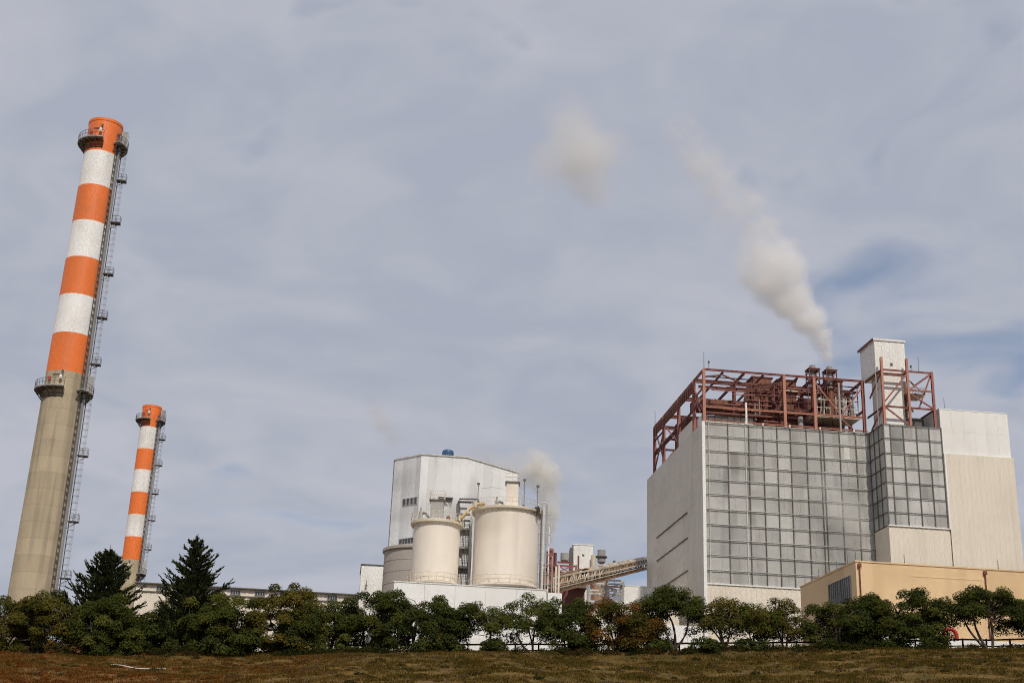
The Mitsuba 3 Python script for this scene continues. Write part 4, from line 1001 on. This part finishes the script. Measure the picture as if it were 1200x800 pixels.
G = 'windblown trees along the fence'
TREES = [
    # x, y, h, w, palette, low, lean, stems, label
    (-39.6, 106.5, 4.5, 5.6, 'olive', 0.02, 0, 4, 'olive bushy tree cut off by the left edge of the picture'),
    (-35.9, 105.6, 4.55, 6.0, 'olive', 0.02, 0, 4, 'reddish olive bushy tree just below the concrete foot of the tall chimney'),
    (-31.0, 104.8, 4.35, 5.2, 'green', 0.0, 0, 4, 'round green bushy tree in front of the left conifer'),
    (-23.7, 106.4, 4.6, 5.4, 'green', 0.02, 0, 4, 'dense green bushy tree at the right foot of the right conifer'),
    (-21.2, 104.6, 4.5, 5.2, 'green', 0.0, 0, 4, 'broad dark green bushy tree, second to the right of the right conifer'),
    (-17.6, 106.0, 5.2, 6.2, 'olive', 0.03, 0, 4, 'tall dense olive tree in front of the windows of the long hall'),
    (-13.7, 107.0, 3.95, 3.4, 'green', 0.36, -0.2, 3, 'small airy green tree with white showing below it, left of the white block'),
    (-10.3, 106.2, 4.75, 5.4, 'green', 0.22, 0.2, 4, 'full green tree in front of the small white block'),
    (-6.9, 105.8, 5.1, 5.8, 'deep', 0.16, 0.1, 4, 'large dark tree below the grey tank and smaller silo'),
    (-4.4, 106.6, 3.9, 3.4, 'deep', 0.26, 0.1, 2, 'low dark tree leaning beside the gap with the single small tree'),
    (-1.3, 106.2, 4.0, 3.9, 'green', 0.52, -0.25, 1, 'small umbrella shaped tree standing free before the white wall'),
    (2.7, 106.6, 4.5, 4.8, 'green', 0.40, -0.2, 3, 'dark tree with a high crown below the larger silo'),
    (5.4, 106.0, 4.4, 3.9, 'deep', 0.18, 0.1, 3, 'dark dense tree beside the rusty coloured tree, on its left'),
    (9.2, 105.6, 4.15, 5.6, 'rust', 0.20, 0.35, 4, 'rusty brown leaved tree with a leaning pale trunk'),
    (13.9, 106.8, 5.0, 5.0, 'green', 0.70, -0.25, 3, 'airy tree with bare forked stems at the corner of the boiler house'),
    (17.9, 106.0, 4.05, 5.6, 'olive', 0.48, 0.2, 5, 'spreading olive tree below the bottom rows of grey glazing'),
    (22.7, 107.0, 4.2, 3.9, 'olive', 0.36, 0.05, 3, 'thin see-through tree left of the ochre building'),
    (26.9, 106.0, 4.3, 4.9, 'deep', 0.08, 0.1, 4, 'dark tree below the barred windows of the ochre building'),
    (31.4, 105.8, 5.3, 5.6, 'deep', 0.10, 0.1, 4, 'tallest dark tree at the corner of the ochre building'),
    (34.5, 107.0, 4.6, 3.6, 'deep', 0.30, 0.1, 2, 'narrow dark tree just left of the red vent pipe'),
    (38.9, 106.4, 4.95, 6.2, 'deep', 0.58, 0.1, 3, 'flat topped tree with a forked trunk right of the red vent pipe'),
    (42.6, 107.2, 4.5, 4.6, 'deep', 0.42, 0.0, 3, 'dark tree at the right edge of the picture'),
    (-27.9, 106.8, 4.3, 4.4, 'deep', 0.0, 0, 4, 'dark bushy tree filling the gap between the two conifers'),
    (-15.6, 105.4, 4.0, 4.0, 'deep', 0.06, 0, 3, 'lower dark tree between the tall olive tree and the small airy tree'),
    (20.2, 106.6, 3.7, 4.0, 'green', 0.46, 0.1, 3, 'green tree between the spreading olive tree and the thin see-through tree'),
    (29.2, 107.2, 4.7, 4.4, 'deep', 0.12, 0.1, 3, 'dark tree squeezed in just left of the tallest dark tree'),
    (11.6, 107.6, 4.1, 3.8, 'olive', 0.30, 0.2, 2, 'olive tree behind the rusty leaved tree, on its right'),
]
for i, (x, y, h, w, pal, low, lean, st, lab) in enumerate(TREES):
    thin = 0.56 if low > 0.45 else 0.62 if 0.28 < low <= 0.45 else 1.0
    h, w = h * (1.14 if i < 9 else 1.05), w * (1.22 if i < 9 else 1.18)
    tree('windblown_tree' if i == 0 else f'windblown_tree_{i:03d}', lab, x, y, h, w, pal, low, 100 + i, int(20000 * (h / 4.6) * (w / 4.8)), lean, st, thin, G)
SHRUBS = [(-4.0, 105.2, 0.9, 2.2, 'low dark shrub at the foot of the dark trees left of the bright white gap'), (-0.4, 105.4, 1.1, 2.0, 'low shrub at the foot of the small umbrella shaped tree'),
          (12.4, 104.6, 0.9, 2.0, 'low shrub beside the black hose'), (15.9, 103.6, 1.0, 2.6, 'low green shrub under the airy forked tree'), (19.6, 104.2, 0.9, 2.6, 'low dark shrub at the foot of the spreading olive tree'),
          (34.0, 104.6, 1.2, 2.2, 'low dark shrub at the foot of the trees left of the red vent pipe'), (-33.5, 104.0, 1.3, 3.0, 'low reddish shrub between the two bushy trees at the left'), (-28.0, 104.4, 1.2, 2.4, 'low green shrub below the gap between the conifers'),
          (-12.0, 105.3, 0.8, 2.0, 'low shrub under the full green tree before the white block')]
for i, (x, y, h, w, lab) in enumerate(SHRUBS):
    tree('low_shrub' if i == 0 else f'low_shrub_{i:03d}', lab, x, y, h, w, 'deep' if i != 6 else 'rust', 0.0, 300 + i, 3000, 0, 3, 1.0, 'low shrubs under the trees', 'shrub')


def conifer(name, label, x, y, h, w, seed):
    """A cypress: whorls of limbs that sweep up, each a feathered plume of short scaly shoots."""
    rng = np.random.default_rng(seed)
    say(name, label, 'conifer')
    z = float(ground_z(x, y)) - 0.1
    wood = MB()
    wood.path([[x + 0.08 * math.sin(k), y, z + h * k / 6 * 0.97] for k in range(7)], np.linspace(0.22, 0.02, 7), 7)
    V, F, C, n0 = [], [], [], 0
    nb = 170
    up = np.array([0, 0, 1.0])

    def spray(pts, m, size):
        """Short scaly shoots along a twig, thinning towards its tip."""
        nonlocal n0
        u = rng.uniform(0.0, 1.0, m) ** 0.85
        kk = len(pts) - 1
        k = np.minimum((u * kk).astype(int), kk - 1); fr_ = (u * kk - k)[:, None]
        root = pts[k] * (1 - fr_) + pts[k + 1] * fr_
        fwd = pts[k + 1] - pts[k]; fwd /= np.linalg.norm(fwd, axis=1, keepdims=True) + 1e-9
        d = fwd * rng.uniform(0.6, 1.1, (m, 1)) + rng.normal(0, 0.42, (m, 3)) * (1.1 - 0.7 * u[:, None]) + up * rng.uniform(-0.1, 0.4, (m, 1))
        d /= np.linalg.norm(d, axis=1, keepdims=True)
        ln = size * rng.uniform(0.55, 1.3, (m, 1)) * (1.1 - 0.5 * u[:, None])
        b = np.cross(d, rng.normal(0, 1, (m, 3))); b /= np.linalg.norm(b, axis=1, keepdims=True)
        wd = 0.034
        v = np.stack([root - b * wd * 0.5, root + d * ln * 0.5 - b * wd, root + d * ln, root + d * ln * 0.5 + b * wd, root + b * wd * 0.5], 1).reshape(-1, 3)
        j = np.arange(m)[:, None] * 5
        F.append(np.vstack([j + [0, 1, 2], j + [0, 2, 3], j + [0, 3, 4]]) + n0); V.append(v)
        C.append(np.repeat(np.array([0.046, 0.056, 0.022]) * rng.uniform(0.8, 1.3) * rng.uniform(0.6, 1.5, (m, 1)), 5, 0)); n0 += len(v)

    for i in range(nb):
        t = 0.03 + 0.95 * (i / nb) ** 0.9
        a = i * 2.39996 + rng.normal(0, 0.35)
        reach = w / 2 * (1 - t) ** 0.78 * rng.uniform(0.48, 1.20) + 0.14
        lift = 0.10 + 0.34 * t + rng.normal(0, 0.12)
        o = np.array([math.cos(a), math.sin(a), 0.0]); sd_ = np.array([-math.sin(a), math.cos(a), 0.0])
        sg = np.linspace(0, 1, 9)[:, None]
        pts = np.array([x, y, z + h * t * 0.92]) + o * reach * sg + sd_ * rng.normal(0, 0.10) * reach * sg ** 2 + up * reach * (lift * sg + 0.30 * sg ** 2.4)
        wood.path(pts, np.linspace(0.05 * (1 - 0.6 * t), 0.008, 9), 5)
        spray(pts[1:], int(14 + 42 * reach), 0.26)
        nt = int(3 + 5 * reach)
        for q in range(nt):
            uu = rng.uniform(0.15, 0.92); k = int(uu * 8)
            side = 1 if q % 2 else -1
            ll = reach * rng.uniform(0.16, 0.34) * (1.15 - 0.6 * uu) + 0.10
            dd = o * rng.uniform(0.5, 0.9) + sd_ * side * rng.uniform(0.35, 0.9) + up * rng.uniform(0.05, 0.65)
            dd /= np.linalg.norm(dd)
            g4 = np.linspace(0, 1, 5)[:, None]
            tw = pts[k] + dd * ll * g4 + up * ll * 0.22 * g4 ** 2
            spray(tw, int(12 + 46 * ll), 0.21)
    wood.build(name + '__trunk', M_bark, True)
    put(name + '__crown', (np.vstack(V), np.vstack(F)), 'm_leaf', color=np.clip(np.vstack(C), 0, 1))


conifer('conifer', 'dark spiky conifer just right of the tall chimney', -32.2, 107.6, 9.6, 8.6, 501)
conifer('conifer_001', 'dark pointed conifer right of the shorter chimney', -25.2, 107.8, 10.6, 8.2, 502)

# ------------------------------------------------------------------ undergrowth at the foot of the trees
g = np.random.default_rng(79)
GV, GF, C, n0 = [], [], [], 0
for _ in range(520):
    hx = g.uniform(-44, 47)
    dens_ = 0.95 if hx < -9 else 0.55 if hx < -4 else 0.12 if hx < 3.5 else 0.75 if hx < 12 else 0.30 if hx < 17 else 0.75 if hx < 33 else 0.35
    if g.random() > dens_: continue
    hy = g.uniform(103.2, 107.9)
    r = g.uniform(0.28, 0.62); n = int(330 * (r / 0.45) ** 2)
    dd = g.normal(0, 1, (n, 3)); dd /= np.linalg.norm(dd, axis=1, keepdims=True); dd[:, 2] = np.abs(dd[:, 2])
    pos = np.array([hx, hy, float(ground_z(hx, hy)) - 0.05]) + dd * [1.5 * r, 1.1 * r, r] * (1 - 0.6 * g.random((n, 1)) ** 2)
    v, f = leaves(pos, dd + [0, 0, 0.3], 0.07, g)
    base = np.array([[0.030, 0.028, 0.009], [0.040, 0.036, 0.010], [0.050, 0.034, 0.012], [0.026, 0.030, 0.009]][g.integers(4)])
    GV.append(v); GF.append(f + n0); C.append(np.repeat(base * g.uniform(0.6, 1.4, (n, 1)), 4, 0)); n0 += len(v)
say(put('undergrowth', (np.vstack(GV), np.vstack(GF)), 'm_leaf', color=np.clip(np.vstack(C), 0, 1)), 'dark low undergrowth along the foot of the row of trees', 'undergrowth', kind='stuff')

# ------------------------------------------------------------------ grass on the bank
g = np.random.default_rng(77)
N = 95000
gx_ = g.uniform(-48, 50, N); gy_ = 66 + 38 * g.random(N) ** 0.75
gx_ *= 0.55 + 0.45 * gy_ / 100
tuft = meshkit.fbm(np.stack([gx_ * 0.55, gy_ * 0.55, gx_ * 0], -1), 4, 21)
keep = g.random(N) < np.clip((tuft - 0.30) / 0.2, 0.12, 1)
gx_, gy_, tuft = gx_[keep], gy_[keep], tuft[keep]
gz_ = ground_z(gx_, gy_)
V, C = [], []
big = meshkit.fbm(np.stack([gx_ * 0.10, gy_ * 0.10, gx_ * 0 + 5], -1), 4, 33)
red = np.clip((-6 - gx_ - 10 * (big - 0.5)) / 14, 0, 1)[:, None] * np.clip((big - 0.36) / 0.12, 0.25, 1)[:, None]
straw, olive, ochre = np.array([0.175, 0.105, 0.030]), np.array([0.075, 0.055, 0.011]), np.array([0.145, 0.058, 0.014])
mixk = np.clip((tuft - 0.40) / 0.25 + g.normal(0, 0.25, len(tuft)), 0, 1)[:, None]
colr = (straw * (1 - mixk) + olive * mixk) * (1 - red) + ochre * red
for _ in range(3):
    n = len(gx_)
    a = g.uniform(0, 2 * np.pi, n); hgt = g.uniform(0.08, 0.22, n) * (0.6 + 1.3 * np.clip(tuft - 0.3, 0, 1)); w = g.uniform(0.025, 0.05, n)
    o = g.normal(0, 0.10, (n, 2)); ln = g.normal(0, 0.08, (n, 2))
    b0 = np.stack([gx_ + o[:, 0] - w * np.cos(a), gy_ + o[:, 1] - w * np.sin(a), gz_ - 0.04], 1)
    b1_ = np.stack([gx_ + o[:, 0] + w * np.cos(a), gy_ + o[:, 1] + w * np.sin(a), gz_ - 0.04], 1)
    tp = np.stack([gx_ + o[:, 0] + ln[:, 0], gy_ + o[:, 1] + ln[:, 1], gz_ + hgt], 1)
    V.append(np.stack([b0, b1_, tp], 1).reshape(-1, 3)); C.append(np.repeat(colr * g.uniform(0.65, 1.35, (n, 1)), 3, 0))
V = np.vstack(V); GF = [np.arange(len(V)).reshape(-1, 3)]; GV = [V]; n0 = len(V)
for _ in range(1300):
    hx, hy = g.uniform(-46, 48), 67 + 37 * g.random() ** 0.8
    hx *= 0.55 + 0.45 * hy / 100
    r = g.uniform(0.10, 0.34); n = int(200 * r / 0.25)
    dd = g.normal(0, 1, (n, 3)); dd /= np.linalg.norm(dd, axis=1, keepdims=True); dd[:, 2] = np.abs(dd[:, 2])
    pos = np.array([hx, hy, float(ground_z(hx, hy)) - 0.03]) + dd * [1.3 * r, 1.0 * r, 0.62 * r] * (1 - 0.5 * g.random((n, 1)) ** 2)
    v, f = leaves(pos, dd + [0, 0, 0.4], 0.055, g)
    rd = np.clip((-8 - hx) / 16, 0, 1) * (g.random() < 0.5)
    base = np.array([[0.060, 0.048, 0.012], [0.095, 0.066, 0.022], [0.040, 0.036, 0.012], [0.11, 0.078, 0.045]][g.integers(4)]) * (1 - rd) + np.array([0.13, 0.042, 0.012]) * rd
    GV.append(v); GF.append(f + n0); C.append(np.repeat(base * g.uniform(0.6, 1.4, (n, 1)), 4, 0)); n0 += len(v)
V = np.vstack(GV)
say(put('grass', (V, np.vstack(GF)), 'm_blade', color=np.clip(np.vstack(C), 0, 1)), 'dry grass and heath of the bank, tan to olive with rusty patches', 'grass', kind='stuff')


# ------------------------------------------------------------------ smoke
def smoke(name, label, blobs, dens, fr, res, seed, scale=1.0, freq=0.22, cut=0.42, albedo=(0.965, 0.955, 0.93)):
    """Billows of smoke in a box of the frame fr. blobs: (x, y, z, radius, weight)."""
    bl = np.array(blobs, float)
    lo = (bl[:, :3] - bl[:, 3:4] * 1.5).min(0); hi = (bl[:, :3] + bl[:, 3:4] * 1.5).max(0)
    n = np.maximum(8, np.ceil((hi - lo) / res).astype(int))
    ax = [np.linspace(lo[k], hi[k], n[k]) for k in range(3)]
    Z, Y, X_ = np.meshgrid(ax[2], ax[1], ax[0], indexing='ij')
    P = np.stack([X_, Y, Z], -1)
    wv = np.stack([meshkit.fbm(P * freq * 0.8 + 40 * k, 3, seed + k) - 0.5 for k in range(3)], -1)
    Q = P + wv * (1.6 / freq) * 0.55
    den = np.zeros(X_.shape)
    for x, y, z, r, wgt in bl:
        r = r * 1.2
        d2 = ((Q - [x, y, z]) ** 2).sum(-1) / r ** 2
        den = np.maximum(den, wgt * np.clip(1 - d2, 0, 1) ** 0.8)
    nz = meshkit.fbm(Q * freq * 2.0, 5, seed + 9)
    den *= np.clip((nz - cut + 0.35 * np.clip(den, 0, 1)) / 0.22, 0, 1)
    edge = 1.0
    for k, A_ in enumerate((X_, Y, Z)):
        edge = edge * np.clip(np.minimum(A_ - lo[k], hi[k] - A_) / (0.06 * (hi[k] - lo[k])), 0, 1)
    den = (den * edge * dens).astype(np.float32)
    o, ex, ey = fr
    M = np.eye(4); M[:3, 0] = ex * (hi[0] - lo[0]); M[:3, 1] = ey * (hi[1] - lo[1]); M[:3, 2] = np.array([0, 0, 1.0]) * (hi[2] - lo[2])
    M[:3, 3] = o + ex * lo[0] + ey * lo[1] + np.array([0, 0, lo[2]])
    med = {'type': 'heterogeneous', 'albedo': rgb(albedo), 'scale': scale, 'sigma_t': {'type': 'gridvolume', 'grid': mi.VolumeGrid(den[..., None]), 'to_world': T(M), 'filter_type': 'trilinear', 'wrap_mode': 'clamp'}}
    scene[name] = {'type': 'cube', 'to_world': T(M) @ T().translate([0.5, 0.5, 0.5]).scale([0.5, 0.5, 0.5]), 'bsdf': {'type': 'null'}, 'interior': med}
    say(name, label, 'smoke', kind='stuff')


smoke('smoke', 'thick beige smoke drifting up and left from the twin stacks on the boiler house roof',
      [(25.05, 2, 82.7, 0.8, 2.0), (24.9, 2, 84.0, 1.1, 1.8), (24.5, 2, 85.8, 1.5, 1.5), (23.7, 2.2, 88.2, 2.3, 1.2), (21.6, 2.6, 91.8, 3.2, 1.1), (18.9, 3, 95.8, 4.3, 1.0), (16.4, 3.4, 100.2, 5.4, 0.9), (12.4, 3.8, 103.2, 4.8, 0.62), (15.8, 3.6, 105.8, 4.4, 0.50),
       (13.0, 4, 110.5, 4.2, 0.36), (9.6, 4, 115.8, 4.2, 0.32), (6.0, 4, 112.0, 4.2, 0.22), (5.4, 4.4, 119.3, 4.0, 0.30), (2.4, 4.6, 123.6, 4.0, 0.36), (-0.2, 4.8, 127.0, 3.6, 0.32), (-2.2, 5, 130.8, 3.2, 0.28), (0.5, 4.5, 114.5, 3.0, 0.12)],
      0.46, FB, 0.40, 5, freq=0.22, cut=0.43, albedo=(0.992, 0.989, 0.98))
smoke('smoke_001', 'faint detached puff of smoke high in the sky left of the thick plume',
      [(-22.0, 4, 122.5, 6.2, 1.0), (-23.6, 4, 127.5, 5.2, 0.8), (-19.8, 4, 116.4, 4.6, 0.7), (-27.5, 4, 121.0, 5.0, 0.5), (-17.2, 4, 124.0, 4.2, 0.45), (-25, 4, 132, 4.0, 0.35)], 0.15, FB, 0.6, 25, cut=0.37, freq=0.17)
smoke('smoke_002', 'grey and yellowish smoke curling up from the far unit behind the larger silo',
      [(15.6, 0, 83.0, 1.0, 1.2), (15.2, 0, 86.2, 2.0, 1.1), (15.0, 0, 90.5, 2.8, 0.9), (15.6, 0, 95.5, 3.2, 0.75), (14.8, 0, 100.5, 4.0, 0.6), (13.0, 0, 106.0, 5.6, 0.6), (9.0, 0, 109.5, 6.0, 0.5), (1.5, 2, 108.5, 7.0, 0.25), (-8, 2, 113.5, 6.0, 0.12)], 0.65, FU, 0.7, 45, freq=0.16, albedo=(0.95, 0.935, 0.895))
smoke('smoke_003', 'thin grey wisp of smoke in the sky above the zinc building',
      [(-41.5, 0, 122.6, 4.0, 1.0), (-44.6, 0, 127.5, 3.4, 0.9), (-38.4, 0, 117.5, 3.2, 0.7), (-47, 0, 131.5, 2.4, 0.5)], 0.085, FU, 0.8, 65, cut=0.34, albedo=(0.86, 0.84, 0.80))
smoke('smoke_004', 'soft patch of steam drifting across the lower right of the grey glazing',
      [(24.4, -3.2, 53.2, 3.6, 1.0), (22.0, -3.2, 58.0, 3.0, 0.6), (26.2, -3.2, 49.0, 2.6, 0.6)], 0.13, FB, 0.5, 85, cut=0.30)
